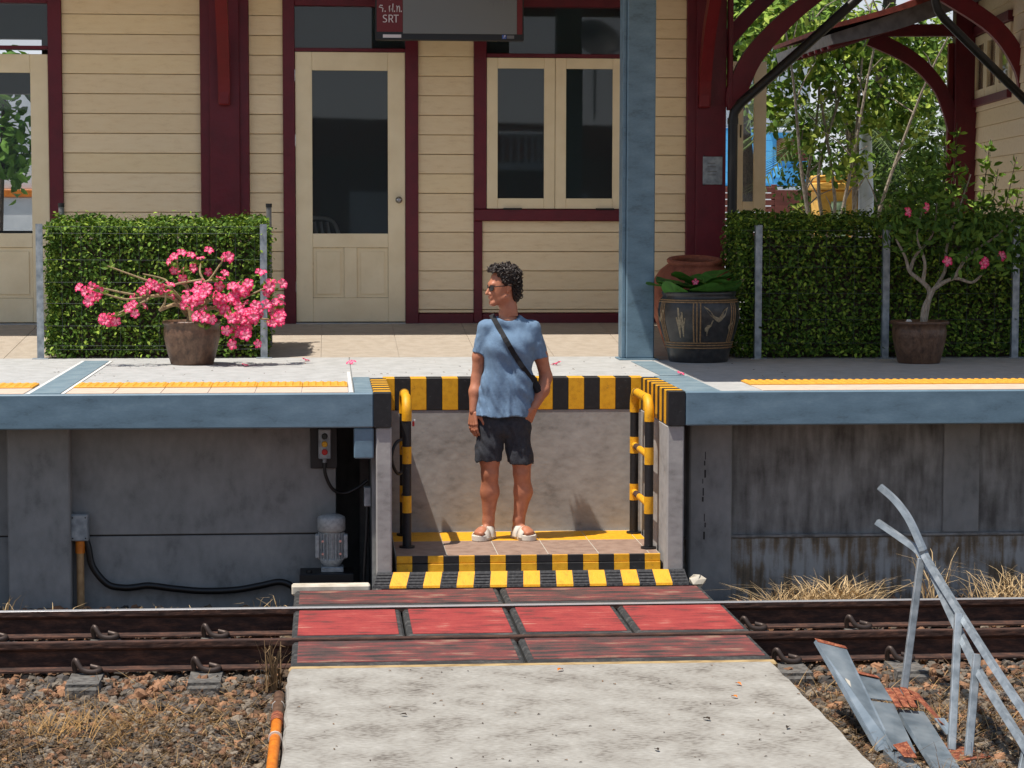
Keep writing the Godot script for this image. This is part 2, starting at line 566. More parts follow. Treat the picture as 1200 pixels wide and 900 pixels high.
	grained("sky_blue_wall", tint_texture(52, 0.02, 4, [[0.2, rgb(74, 166, 228)], [0.6, rgb(92, 184, 242)]], 256), 0.7, Vector3(0.5, 0.5, 0.5))
	grained("white_wall", tint_texture(53, 0.02, 4, [[0.2, rgb(196, 204, 210)], [0.6, rgb(216, 222, 226)]], 256), 0.8, Vector3(0.5, 0.5, 0.5))
	grained("brown_slat", tint_texture(54, 0.02, 4, [[0.2, rgb(94, 50, 44)], [0.6, rgb(122, 68, 58)]], 256), 0.8, Vector3(0.4, 2, 1))
	grained("ochre_stone", tint_texture(55, 0.03, 4, [[0.2, rgb(206, 152, 58)], [0.6, rgb(228, 178, 84)]], 256), 0.75, Vector3(1, 1, 1), fine, 0.2)
	plain("pale_green", rgb(168, 196, 160), 0.7)
	plain("leaf_green", rgb(74, 92, 40), 0.6)
	grained("glaze", tint_texture(60, 0.02, 5, [[0.2, rgb(34, 33, 33)], [0.5, rgb(48, 47, 47)], [0.8, rgb(66, 63, 60)]], 256), 0.35, Vector3(3, 3, 3), fine, 0.15, false)
	grained("jar_tan", tint_texture(61, 0.04, 4, [[0.2, rgb(98, 72, 44)], [0.6, rgb(146, 114, 76)]], 256), 0.5, Vector3(4, 4, 4), null, 0, false)
	grained("jar_motif", tint_texture(62, 0.04, 4, [[0.2, rgb(92, 78, 58)], [0.6, rgb(152, 136, 108)]], 256), 0.5, Vector3(5, 5, 5), null, 0, false)
	# the man
	grained("skin", tint_texture(63, 0.03, 4, [[0.2, rgb(172, 108, 80)], [0.6, rgb(186, 122, 92)]], 256), 0.5, Vector3(2, 2, 2), fine, 0.08, false).subsurf_scatter_enabled = false
	grained("shirt", tint_texture(64, 0.03, 4, [[0.2, rgb(100, 124, 150)], [0.7, rgb(112, 138, 164)]], 256, FastNoiseLite.TYPE_SIMPLEX_SMOOTH, 0.2), 0.95, Vector3(3, 3, 3), fine, 0.25, false)
	grained("shorts", tint_texture(65, 0.03, 4, [[0.2, rgb(40, 42, 48)], [0.6, rgb(54, 56, 62)]], 256, FastNoiseLite.TYPE_SIMPLEX_SMOOTH, 0.3), 0.9, Vector3(3, 3, 3), fine, 0.25, false)
	grained("hair", tint_texture(66, 0.06, 4, [[0.2, rgb(20, 14, 11)], [0.6, rgb(44, 30, 22)], [0.8, rgb(66, 46, 34)]], 256), 0.5, Vector3(9, 9, 9), rough, 0.6, false)
	plain("sandal", rgb(214, 206, 192), 0.7)
	plain("strap", rgb(18, 18, 22), 0.8)
	plain("lens", rgb(26, 22, 20), 0.12)
	plain("lips", rgb(170, 84, 74), 0.5)
	plain("clip_steel", rgb(78, 66, 60), 0.5, 0.5)
	plain("fence_wire", rgb(88, 92, 92), 0.6, 0.3)
	grained("pale_bark", tint_texture(70, 0.04, 5, [[0.2, rgb(128, 108, 78)], [0.6, rgb(168, 146, 108)]], 256), 0.8, Vector3(4, 4, 4), fine, 0.2)


# ---------------------------------------------------------------- ground, track
func bed_height(z: float) -> float:
	return -0.35 - 0.045 * smoothstep(3.12, 3.3, z) - 0.02 * smoothstep(3.4, 4.8, z)


func _ground_and_track():
	var g := PlaneMesh.new()
	g.size = Vector2(700, 700)
	put(g, "ground", mats.dirt, self, Vector3(0, -0.52, 0)).set_meta("kind", "structure")
	# bumpy bed of earth under the ballast
	var st := tool(1)
	var n := FastNoiseLite.new()
	n.seed = 2
	n.frequency = 2.2
	var f := func(x: float, z: float) -> Vector3: return Vector3(x, bed_height(z) - 0.03 + 0.025 * n.get_noise_2d(x, z), z)
	for i in 80:
		for k in 45:
			var x := -5.5 + i * 0.16
			var z := 0.5 + k * 0.16
			quad(st, f.call(x, z + 0.16), f.call(x + 0.16, z + 0.16), f.call(x + 0.16, z), f.call(x, z))
	put(done(st), "track_bed", mats.dirt, self).set_meta("kind", "structure")

	# ballast
	var rocks := [rock_mesh(1, 0.7), rock_mesh(2, 0.55), rock_mesh(3, 0.85)]
	var places := [[], [], []]
	var tints := [[], [], []]
	var zones := [[-3.2, -0.26, 3.0, 6.3, 8200], [2.33, 5.0, 3.0, 6.3, 7600], [-3.4, -0.28, 0.85, 3.0, 2800], [2.37, 5.6, 0.85, 3.0, 3000]]
	for zn in zones:
		for i in zn[4]:
			var x := rng.randf_range(zn[0], zn[1])
			var z := rng.randf_range(zn[2], zn[3])
			var s := rng.randf_range(0.024, 0.062) * (1.4 if rng.randf() < 0.15 else 1.0) * (1.3 if z < 3.7 else 1.0)
			var k := rng.randi() % 3
			var tone := rng.randf_range(0.05, 0.2)
			var c := Color(tone * 1.22, tone, tone * 0.76)
			var near_rail := 1.0 - smoothstep(3.1, 3.8, z)
			var what := rng.randf()
			if what < 0.24 + 0.2 * near_rail:
				c = Color(tone * 1.95, tone * 1.0, tone * 0.52)
			elif what < 0.4 + 0.25 * near_rail:
				c = Color(tone * 0.6, tone * 0.52, tone * 0.46)
			elif what > 0.9 and z > 3.4:
				c = Color(0.33, 0.26, 0.18) * rng.randf_range(0.6, 1.1)
			c.a = 1
			places[k].append(Transform3D(spin(rng.randf() * TAU, rng.randf_range(-0.6, 0.6), rng.randf_range(-0.6, 0.6), s), Vector3(x, bed_height(z) - 0.012 + rng.randf_range(-0.005, 0.022), z)))
			tints[k].append(c)
	for i in 14000:
		var left := rng.randf() < 0.5
		var x := rng.randf_range(-2.9, -0.26) if left else rng.randf_range(2.33, 4.6)
		var z := rng.randf_range(2.9, 6.0)
		var tone := rng.randf_range(0.04, 0.17)
		places[i % 3].append(Transform3D(spin(rng.randf() * TAU, rng.randf(), rng.randf(), rng.randf_range(0.008, 0.02)), Vector3(x, bed_height(z) + rng.randf_range(-0.005, 0.02), z)))
		tints[i % 3].append(Color(tone * 1.35, tone, tone * 0.7))
	for k in 3:
		scatter("ballast", rocks[k], mats.stone, places[k], tints[k], self)

	# dry twigs and straw strewn over the stones
	var blade := tool()
	for i in 3:
		var y0 := i / 3.0
		var y1 := (i + 1) / 3.0
		var w0 := 0.5 - 0.4 * y0
		var w1 := 0.5 - 0.4 * y1
		quad(blade, Vector3(-w0 * 0.03, y0, 0.12 * y0 * y0), Vector3(w0 * 0.03, y0, 0.12 * y0 * y0), Vector3(w1 * 0.03, y1, 0.12 * y1 * y1), Vector3(-w1 * 0.03, y1, 0.12 * y1 * y1))
	var twig := done(blade)
	var tp := []
	var tt := []
	for i in 19000:
		var left := rng.randf() < 0.52
		var x := rng.randf_range(-3.0, -0.26) if left else rng.randf_range(2.33, 4.8)
		var z := 3.1 + 3.1 * pow(rng.randf(), 0.8)
		var tone := rng.randf_range(0.5, 1.2)
		var c := Color(0.13, 0.08, 0.045) * tone if rng.randf() < 0.65 else Color(0.36, 0.23, 0.10) * tone
		c.a = 1
		var b := Basis.from_euler(Vector3(rng.randf_range(0.8, 1.8), rng.randf() * TAU, 0)).scaled(Vector3(1.3, 1, 1) * rng.randf_range(0.05, 0.15))
		tp.append(Transform3D(b, Vector3(x, bed_height(z) + rng.randf_range(0.005, 0.04), z)))
		tt.append(c)
	scatter("dead_twigs", twig, mats.straw, tp, tt, self)
	var heap := [[-1.12, 4.0, 0.24, 420, 0.09], [-1.75, 4.3, 0.3, 170, 0.05], [-0.75, 3.75, 0.18, 120, 0.04], [3.2, 4.0, 0.3, 160, 0.04]]
	var labels := ["big heap of dead yellow grass lying on the ballast left of the slab", "thin patch of straw on the ballast at the left edge", "little scrap of straw near the second sleeper", "dry grass lying under the bent steel frame"]
	for hi in heap.size():
		var h = heap[hi]
		var sp := []
		var sc := []
		for i in h[3]:
			var r: float = h[2] * sqrt(rng.randf())
			var a := rng.randf() * TAU
			var x: float = h[0] + r * cos(a) * 1.5
			var z: float = h[1] + r * sin(a)
			var c := Color(0.40, 0.23, 0.085) * rng.randf_range(0.5, 1.3)
			c.a = 1
			var b := Basis.from_euler(Vector3(rng.randf_range(0.7, 1.7), a + rng.randf_range(-1.3, 1.3), 0)).scaled(Vector3(0.8, 1, 1) * rng.randf_range(0.1, 0.2))
			sp.append(Transform3D(b, Vector3(x, bed_height(z) + rng.randf_range(0.0, h[4]) * (1.0 - r / h[2] * 0.7), z)))
			sc.append(c)
		tag(scatter("straw_heap", twig, mats.straw, sp, sc, self), labels[hi], "straw")

	# rails
	var half := [[[-0.0325, 0], [-0.0325, -0.028], [-0.026, -0.036], [-0.009, -0.047]], [[-0.009, -0.0475], [-0.008, -0.126]], [[-0.009, -0.1265], [-0.03, -0.137], [-0.062, -0.142], [-0.062, -0.152]]]
	var profs := []
	for h in half:
		var prof := PackedVector2Array()
		for p in h:
			prof.append(Vector2(p[0], p[1]))
		for k in range(h.size() - 1, -1, -1):
			prof.append(Vector2(-prof[k].x, prof[k].y))
		profs.append(prof)
	for i in 2:
		var z: float = [1.925, 2.875][i]
		var r := thing("rail", ["far steel rail with a bright worn top", "near rusty rail with a dull brown top"][i], "rail", Vector3(0, RAIL + 0.004, z), 0, "rails of the track")
		for k in 3:
			put(prism_mesh(profs[k], 90.0, Transform3D(Basis(Vector3(0, 0, 1), Vector3.UP, Vector3(1, 0, 0)), Vector3.ZERO)), ["head", "web", "foot"][k], mats.rust, r)
		box(r, "running_surface", Vector3(-45, 0.0005, -0.026), Vector3(45, 0.003, 0.026), mats.rail_steel if i == 0 else mats.rust, 0.001)

	# sleepers with spring clips
	var clip := tube_mesh(smooth_path([Vector3(-0.05, 0.0, 0.0), Vector3(-0.055, 0.035, 0.012), Vector3(-0.045, 0.05, 0.028), Vector3(-0.02, 0.018, 0.042), Vector3(0.02, 0.008, 0.045), Vector3(0.05, 0.012, 0.03), Vector3(0.045, 0.014, 0.0), Vector3(0.01, 0.02, -0.012)], 4), 0.011, 7)
	var pad := prism_mesh(PackedVector2Array([Vector2(-0.10, 0), Vector2(0.10, 0), Vector2(0.085, 0.088), Vector2(-0.085, 0.088)]), 2.0)
	for k in range(-5, 8):
		var x := -1.29 + 0.63 * k
		if x > -0.2 and x < 2.45:
			continue
		var side := "left" if x < 0 else "right"
		var count := (k + 1 if k < 2 else 0) if x < 0 else 0
		var where := ""
		if x < 0:
			where = ["second concrete sleeper left of the crossing", "first concrete sleeper left of the crossing"][k] if k >= 0 else "concrete sleeper %s left of the crossing" % ["third", "fourth", "fifth", "sixth", "seventh"][-k - 1]
		else:
			where = "concrete sleeper %s right of the crossing" % ["first", "second", "third", "fourth"][clampi(roundi((x - 2.49) / 0.63), 0, 3)]
		var s := thing("sleeper", where, "sleeper", Vector3(x, -0.405, 2.22), 0, "sleepers of the track")
		put(pad, "sleeper_block", mats.sleeper, s)
		box(s, "sleeper_end", Vector3(-0.085, -0.06, 0.99), Vector3(0.085, 0.072, 1.03), mats.sleeper, 0.012)
		for z in [1.755, 2.705]:
			put(clip, "rail_clip", mats.clip_steel, s, Vector3(0, 0.09, z - 2.05 + 0.055)).scale = Vector3(1.3, 1.45, 1.2)
			put(clip, "rail_clip", mats.clip_steel, s, Vector3(0, 0.09, z - 2.05 - 0.055), Vector3(0, PI, 0))
	side_pipe()


func side_pipe():
	var p := thing("drain_pipe", "orange plastic pipe lying along the left side of the concrete slab", "pipe", Vector3(-0.258, -0.325, 3.67))
	put(tube_mesh([Vector3(0, 0.03, 0), Vector3(0, 0.02, 0.45)], 0.028, 12), "pipe_end", mats.clay_brown, p)
	put(tube_mesh([Vector3(0, 0.02, 0.45), Vector3(-0.005, 0.0, 3.2)], 0.026, 12), "pipe", mats.orange_pipe, p)
	put(tube_mesh([Vector3(0, 0.021, 0.42), Vector3(0, 0.017, 0.56)], 0.031, 12), "collar", mats.rust_face, p)
	for z in [0.2, 0.85, 1.9]:
		put(tube_mesh([Vector3(0, 0.02, z), Vector3(0, 0.02, z + 0.012)], 0.033, 12), "wire_tie", mats.white_plastic, p)


func _crossing():
	# rubber panels with a red tread between and beside the rails
	var c := setting("level_crossing")
	var rows := [[[-0.222, 1.035, 2.30], 1.30, 1.885, "worn_red", 0.03, 0.11], [[-0.217, 0.414, 1.04, 1.675, 2.33], 1.97, 2.832, "red_rubber", 0.015, 0.10], [[-0.209, 1.01, 2.30], 2.915, 3.515, "worn_red", 0.02, 0.035]]
	for r in rows:
		var xs: Array = r[0]
		for i in xs.size() - 1:
			var lo := Vector3(xs[i] + 0.006, RAIL - 0.13, r[1])
			var hi := Vector3(xs[i + 1] - 0.006, RAIL - 0.004 + rng.randf_range(-0.003, 0.003), r[2])
			var p := box(c, "panel", lo, hi, mats.rubber, 0.014)
			var h := (hi - lo) / 2
			var edge := 0.032
			box(p, "tread", Vector3(-h.x + edge, h.y - 0.006, -h.z + float(r[4])), Vector3(h.x - edge, h.y + 0.005, h.z - float(r[5])), mats[r[3]], 0.004)
	box(c, "edge_strip", Vector3(-0.235, -0.2, 1.2), Vector3(0.245, -0.137, 1.295), mats.pale_edge, 0.01)
	box(c, "edge_footing", Vector3(-0.23, -0.45, 1.2), Vector3(0.24, -0.345, 1.29), mats.pale_edge, 0.0)
	# concrete path that leads over the track to the camera's side
	var s := setting("concrete_path")
	var st := tool()
	var n := FastNoiseLite.new()
	n.seed = 31
	n.frequency = 3.0
	var nz := 150
	for i in nz:
		var z0 := 3.60 + (16.5 - 3.60) * i / nz
		var z1 := 3.60 + (16.5 - 3.60) * (i + 1) / nz
		var l0 := -0.212 + 0.02 * n.get_noise_1d(z0)
		var l1 := -0.212 + 0.02 * n.get_noise_1d(z1)
		var r0 := 2.275 + 0.014 * n.get_noise_1d(z0 + 40)
		var r1 := 2.275 + 0.014 * n.get_noise_1d(z1 + 40)
		var y := RAIL - 0.008
		quad(st, Vector3(l0 + 0.012, y, z0), Vector3(l1 + 0.012, y, z1), Vector3(r1 - 0.012, y, z1), Vector3(r0 - 0.012, y, z0))
		quad(st, Vector3(l0, y - 0.014, z0), Vector3(l1, y - 0.014, z1), Vector3(l1 + 0.012, y, z1), Vector3(l0 + 0.012, y, z0))
		quad(st, Vector3(l0, -0.55, z0), Vector3(l1, -0.55, z1), Vector3(l1, y - 0.014, z1), Vector3(l0, y - 0.014, z0))
		quad(st, Vector3(r0 - 0.012, y, z0), Vector3(r1 - 0.012, y, z1), Vector3(r1, y - 0.014, z1), Vector3(r0, y - 0.014, z0))
		quad(st, Vector3(r0, y - 0.014, z0), Vector3(r1, y - 0.014, z1), Vector3(r1, -0.55, z1), Vector3(r0, -0.55, z0))
	put(done(st), "path_slab", mats.slab, s)
	box(s, "back_edge", Vector3(-0.212, -0.5, 3.522), Vector3(2.305, RAIL - 0.01, 3.598), mats.ochre_edge, 0.012)


# ---------------------------------------------------------------- platform
func _platform():
	var p := setting("platform")
	# deck in front of the station: left of the landing, right of it, and behind it
	box(p, "deck", Vector3(-12, DECK - 0.2, -2.23), Vector3(0.155, DECK, 1.165), mats.deck, 0.006)
	box(p, "deck", Vector3(2.44, DECK - 0.2, -2.23), Vector3(14, DECK, 1.165), mats.deck, 0.006)
	box(p, "deck", Vector3(0.157, DECK - 0.2, -2.23), Vector3(2.438, DECK, -0.15), mats.deck, 0.006)
	box(p, "edge_beam", Vector3(-12, DECK - 0.212, 1.167), Vector3(0.271, DECK + 0.002, 1.205), mats.blue, 0.008)
	box(p, "edge_beam", Vector3(2.205, DECK - 0.212, 1.167), Vector3(14, DECK + 0.002, 1.205), mats.blue, 0.008)
	box(p, "beam_bracket", Vector3(0.15, DECK - 0.405, 1.1), Vector3(0.271, DECK - 0.215, 1.19), mats.blue, 0.008)
	# blue painted margins either side of the opening
	box(p, "painted_margin", Vector3(0.158, DECK - 0.2, -0.148), Vector3(0.27, DECK + 0.001, 1.165), mats.deck_blue, 0.004)
	box(p, "painted_margin", Vector3(2.207, DECK - 0.2, -0.148), Vector3(2.437, DECK + 0.001, 1.165), mats.deck_blue, 0.004)
	box(p, "painted_margin", Vector3(2.25, DECK + 0.001, -1.6), Vector3(2.42, DECK + 0.004, -0.152), mats.deck_blue, 0.001)
	# joint cover across the deck, with white lines beside it
	box(p, "joint_cover", Vector3(-1.81, DECK + 0.001, -1.85), Vector3(-1.63, DECK + 0.006, 1.164), mats.deck_blue, 0.002)
	for x in [-1.822, -1.614, 0.135]:
		box(p, "white_line", Vector3(x - 0.011, DECK + 0.001, -0.6 if x > 0 else -1.85), Vector3(x + 0.011, DECK + 0.005, 1.164), mats.white_line, 0.001)
	# tactile paving: a row of ribbed yellow tiles, pinkish tiles before it
	var st := tool()
	add_box(st, Vector3(0.298, 0.012, 0.33), 0.003)
	for i in 6:
		for k in 6:
			var c := Vector3(-0.122 + i * 0.049, 0.006, -0.138 + k * 0.055)
			var top := []
			var bot := []
			for e in 6:
				var d := Vector3(cos(TAU * e / 6), 0, sin(TAU * e / 6))
				bot.append(c + d * 0.017)
				top.append(c + d * 0.011 + Vector3(0, 0.005, 0))
			for e in 6:
				quad_out(st, bot[e], bot[(e + 1) % 6], top[(e + 1) % 6], top[e], c)
				tri_out(st, c + Vector3(0, 0.005, 0), top[e], top[(e + 1) % 6], c - Vector3(0, 0.1, 0))
	var tac := done(st)
	for run in [[-3.65, -1.85], [-1.6, 0.118], [2.7, 7.2]]:
		var x: float = run[0]
		var w: float = (run[1] - run[0]) / roundf((run[1] - run[0]) / 0.295)
		while x + w * 0.9 <= run[1]:
			put(tac, "tactile_tile", mats.tactile, p, Vector3(x + w / 2, DECK + 0.006, 0.57)).scale.x = w / 0.3
			box(p, "pink_tile", Vector3(x + 0.002, DECK, 0.745), Vector3(x + w - 0.002, DECK + 0.004, 1.15), mats.pink_tile, 0.001)
			x += w
	# sloping sand-coloured tiles up to the station door
	var slope := atan2(BASE - DECK, 2.07)
	box(p, "ramp_core", Vector3(-12, DECK - 0.3, -4.46), Vector3(14, DECK - 0.08, -2.232), mats.grout, 0.0)
	var tile := box_mesh(Vector3(0.597, 0.04, 0.5185), 0.0015)
	for i in range(-9, 12):
		for k in 4:
			var zc := -2.232 - 0.26 - k * 0.52 * cos(slope)
			put(tile, "sand_tile", mats.sand_tile, p, Vector3(0.24 + i * 0.6, DECK + (-2.232 - zc) * tan(slope) - 0.02, zc), Vector3(slope, 0, 0))
	var bed := tool()
	var a := Vector3(-12, DECK - 0.006, -2.235)
	var b := Vector3(-12, BASE - 0.006, -4.34)
	quad(bed, a, a + Vector3(26, 0, 0), b + Vector3(26, 0, 0), b)
	put(done(bed), "ramp_grout", mats.grout, p)
	# what carries the deck and the ground behind
	box(p, "deck_core", Vector3(-12, -0.5, -4.0), Vector3(0.27, DECK - 0.21, -0.62), mats.under_wall, 0.0)
	box(p, "deck_core", Vector3(2.3, -0.5, -4.0), Vector3(14, DECK - 0.21, -0.62), mats.under_wall, 0.0)
	box(p, "rear_ground", Vector3(3.45, -0.5, -34), Vector3(34, DECK - 0.03, -4.47), mats.deck, 0.0)
	box(p, "rear_ground", Vector3(-34, -0.5, -34), Vector3(3.44, DECK - 0.03, -9.5), mats.deck, 0.0)


func _landing():
	var l := setting("landing")
	box(l, "landing_core", Vector3(0.41, -0.48, 0.002), Vector3(2.075, -0.0025, 1.035), mats.grout, 0.0)
	# back wall of the recess
	box(l, "back_wall", Vector3(0.2, -0.48, -0.148), Vector3(2.3, DECK - 0.213, 0.0), mats.landing_wall, 0.004)
	# side walls
	box(l, "side_wall", Vector3(0.285, -0.48, 0.002), Vector3(0.382, DECK - 0.213, 1.19), mats.landing_wall, 0.008)
	box(l, "side_wall", Vector3(2.095, -0.48, 0.002), Vector3(2.2, DECK - 0.213, 1.19), mats.landing_wall, 0.008)
	# floor tiles: a yellow row at the wall, brown ones before it
	var x := 0.412
	var step := 1.662 / 5.2
	while x < 2.07:
		var x1 := minf(x + step, 2.074)
		box(l, "yellow_tile", Vector3(x + 0.002, -0.03, 0.03), Vector3(x1 - 0.002, 0.0, 0.435), mats.yellow, 0.002)
		box(l, "floor_tile", Vector3(x + 0.003, -0.03, 0.44), Vector3(x1 - 0.003, 0.0, 1.044), mats.brown_tile, 0.002)
		x = x1
	# hazard stripes: two courses on the front of the floor
	for row in 2:
		for i in 17:
			var w := 1.66 / 17
			var a := 0.414 + i * w
			var y0: float = [-0.047, -0.108][row]
			var y1: float = [-0.001, -0.05][row]
			box(l, "front_stripe", Vector3(a, y0, 1.03), Vector3(a + w, y1, [1.062, 1.07][row]), mats.yellow if i % 2 == 0 else mats.black, 0.002)
	box(l, "front_base", Vector3(0.384, -0.46, 1.036), Vector3(2.093, -0.11, 1.19), mats.landing_wall, 0.0)
	# striped kerb round the recess: behind, and along both sides
	for i in range(-1, 16):
		var w := 0.1062
		var a := maxf(0.437 + i * w, 0.36)
		var b := minf(0.437 + (i + 1) * w, 2.11)
		box(l, "kerb_stripe", Vector3(a, DECK - 0.212, -0.147), Vector3(b, DECK + 0.003, 0.004), mats.black if i % 2 == 0 else mats.yellow, 0.003)
	for s in 2:
		var x0: float = [0.272, 2.096][s]
		var x1: float = [0.38, 2.203][s]
		for i in 13:
			var w := 1.20 / 13
			var z := 0.006 + i * w
			box(l, "kerb_stripe", Vector3(x0, DECK - 0.212, z), Vector3(x1, DECK + 0.003, z + w), mats.black if i % 2 == 0 else mats.yellow, 0.003)
	# rubber ramp down to the crossing
	var r := thing("rubber_ramp", "black and yellow rubber kerb ramp at the foot of the landing", "ramp", Vector3(0, 0, 0))
	for i in 19:
		var t0 := 0.29 + 1.915 * i / 19
		var t1 := 0.29 + 1.915 * (i + 1) / 19
		var b0 := 0.26 + 1.96 * i / 19
		var b1 := 0.26 + 1.96 * (i + 1) / 19
		var st := tool()
		var A := Vector3(t0, -0.078, 1.195)
		var B := Vector3(t1, -0.078, 1.195)
		var C := Vector3(b1, -0.148, 1.29)
		var D := Vector3(b0, -0.148, 1.29)
		var dn := Vector3(0, -0.014, 0.004)
		var mid := (A + C) / 2 - Vector3(0, 0.05, 0.03)
		quad_out(st, A, B, C, D, mid)
		quad_out(st, D, C, C + dn, D + dn, mid)
		quad_out(st, A, D, D + dn, A + dn * 5, mid)
		quad_out(st, B, C, C + dn, B + dn * 5, mid)
		if i % 2 == 0:
			for k in 4:   # ribs of the tread
				var f := 0.14 + k * 0.22
				var up := Vector3(0, 0.004, 0.003)
				var p0 := A.lerp(D, f)
				var p1 := B.lerp(C, f)
				var p2 := B.lerp(C, f + 0.1)
				var p3 := A.lerp(D, f + 0.1)
				var ins := (p1 - p0) * 0.07
				quad(st, p0 + up + ins, p3 + up + ins, p2 + up - ins, p1 + up - ins)
				quad(st, p3 + up + ins, p3 + ins, p2 - ins, p2 + up - ins)
		put(done(st), "ramp_segment", mats.ramp_black if i % 2 == 0 else mats.ramp_yellow, r)


func _under_platform():
	var w := setting("under_platform_wall")
	# left bay with its pier
	box(w, "lower_course", Vector3(-9, -0.5, 0.58), Vector3(0.04, 0.094, 0.722), mats.under_wall, 0.004)
	box(w, "upper_course", Vector3(-9, 0.104, 0.58), Vector3(0.04, DECK - 0.2, 0.72), mats.under_wall, 0.004)
	box(w, "course_joint", Vector3(-9, 0.09, 0.58), Vector3(0.04, 0.11, 0.708), mats.black_metal, 0.0)
	box(w, "pier", Vector3(-2.0, -0.5, 0.723), Vector3(-1.615, DECK - 0.2, 0.86), mats.under_wall, 0.01)
	box(w, "pier", Vector3(-5.0, -0.5, 0.723), Vector3(-4.6, DECK - 0.2, 0.86), mats.under_wall, 0.01)
	# right bay
	box(w, "lower_course", Vector3(2.2, -0.5, 0.58), Vector3(12, 0.045, 0.735), mats.stained_base, 0.006)
	box(w, "upper_course", Vector3(2.2, 0.048, 0.58), Vector3(12, DECK - 0.2, 0.715), mats.stained_wall, 0.004)
	box(w, "ledge", Vector3(2.566, 0.046, 0.716), Vector3(12, 0.066, 0.75), mats.stained_wall, 0.006)
	box(w, "pier", Vector3(2.29, -0.5, 0.736), Vector3(2.565, DECK - 0.2, 0.86), mats.under_wall, 0.01)
	box(w, "pier", Vector3(3.98, 0.067, 0.716), Vector3(4.22, DECK - 0.2, 0.735), mats.under_wall, 0.006)
	# crack running down the right-hand pier
	for k in 9:
		var cy: float = 0.62 - k * 0.058 - (0.05 if k > 5 else 0.0)
		var cx: float = 2.385 + [0.004, -0.002, 0.0, -0.012, -0.01, -0.014, 0.0, 0.004, -0.004][k]
		box(w, "crack", Vector3(cx, cy - 0.05 + 0.02 * (k % 2), 0.8595), Vector3(cx + 0.005 + 0.003 * (k % 3), cy, 0.8612), mats.black_metal, 0.0)
	# void behind the pump
	box(w, "void_back", Vector3(-0.2, -0.5, -0.5), Vector3(0.28, DECK - 0.2, -0.4), mats.under_wall, 0.0)
	box(w, "void_side", Vector3(0.0, -0.5, -0.39), Vector3(0.04, DECK - 0.2, 0.578), mats.under_wall, 0.0)
	box(w, "void_lining", Vector3(0.262, -0.5, -0.39), Vector3(0.284, DECK - 0.215, 1.09), mats.under_wall, 0.0)

	# junction box on a conduit
	var j := thing("junction_box", "grey junction box on top of a tan conduit beside the concrete pier", "junction box", Vector3(-1.565, -0.4, 0.78))
	box(j, "box_body", Vector3(-0.055, 0.48, -0.05), Vector3(0.055, 0.65, 0.04), mats.zinc, 0.005)
	box(j, "lid", Vector3(-0.05, 0.485, 0.041), Vector3(0.05, 0.645, 0.05), mats.zinc, 0.004)
	for sx in [-0.04, 0.04]:
		for sy in [0.5, 0.63]:
			put(tube_mesh([Vector3(sx, sy, 0.05), Vector3(sx, sy, 0.055)], 0.005, 6), "screw", mats.black_metal, j)
	put(tube_mesh([Vector3(0, 0.0, 0), Vector3(0, 0.48, 0)], 0.024, 12), "conduit", mats.tan_pipe, j)
	put(tube_mesh([Vector3(0, 0.4, 0), Vector3(0, 0.478, 0)], 0.03, 12), "coupling", mats.orange_pipe, j)

	var cb := thing("power_cable", "thick black cable sagging along the wall from the junction box to the pump", "cable", Vector3.ZERO)
	put(tube_mesh(smooth_path([Vector3(-1.535, 0.1, 0.77), Vector3(-1.515, 0.03, 0.77), Vector3(-1.49, -0.09, 0.77), Vector3(-1.40, -0.2, 0.775), Vector3(-1.3, -0.225, 0.775), Vector3(-1.22, -0.222, 0.775), Vector3(-1.14, -0.213, 0.775), Vector3(-0.98, -0.235, 0.775), Vector3(-0.80, -0.252, 0.775), Vector3(-0.6, -0.248, 0.775), Vector3(-0.44, -0.222, 0.775), Vector3(-0.32, -0.2, 0.775), Vector3(-0.24, -0.23, 0.78), Vector3(-0.2, -0.3, 0.79)], 5), 0.022, 10), "sheath", mats.cable, cb)

	# control station with three push buttons
	var c := thing("control_box", "push button control box with black, yellow and red buttons under the blue beam", "control box", Vector3(-0.03, 0.54, 0.722))
	box(c, "back_board", Vector3(-0.09, -0.02, 0.0), Vector3(0.08, 0.3, 0.03), mats.black_metal, 0.004)
	box(c, "housing", Vector3(-0.04, 0.045, 0.031), Vector3(0.04, 0.235, 0.085), mats.zinc, 0.006)
	var btn := tube_mesh([Vector3(0, 0, 0), Vector3(0, 0, 0.012), Vector3(0, 0, 0.014)], [0.019, 0.019, 0.014], 14)
	put(btn, "button", mats.button_black, c, Vector3(0, 0.19, 0.085)).set_meta("label", "black push button")
	put(btn, "button", mats.button_yellow, c, Vector3(0, 0.14, 0.085)).set_meta("label", "yellow push button")
	put(btn, "button", mats.button_red, c, Vector3(0, 0.09, 0.085)).set_meta("label", "red push button")
	put(tube_mesh([Vector3(0, 0.02, 0.058), Vector3(0, 0.045, 0.058)], 0.014, 10), "gland", mats.zinc, c)
	put(tube_mesh(smooth_path([Vector3(0, 0.02, 0.058), Vector3(0.005, -0.06, 0.06), Vector3(0.05, -0.15, 0.05), Vector3(0.12, -0.18, 0.03), Vector3(0.2, -0.15, 0.03), Vector3(0.27, -0.1, 0.03)], 5), 0.011, 8), "lead", mats.cable, c)

	# pump motor on a steel base
	var m := thing("pump_motor", "grey finned electric motor standing upright on a black steel base", "motor", Vector3(0.01, -0.118, 0.86))
	put(lathe_mesh([Vector2(0.0, 0.36), Vector2(0.055, 0.358), Vector2(0.083, 0.345), Vector2(0.088, 0.33), Vector2(0.088, 0.262), Vector2(0.08, 0.255), Vector2(0.0, 0.255)], 28), "fan_cowl", mats.motor_grey, m)
	put(tube_mesh([Vector3(0, 0.06, 0), Vector3(0, 0.258, 0)], 0.066, 24), "stator", mats.motor_grey, m)
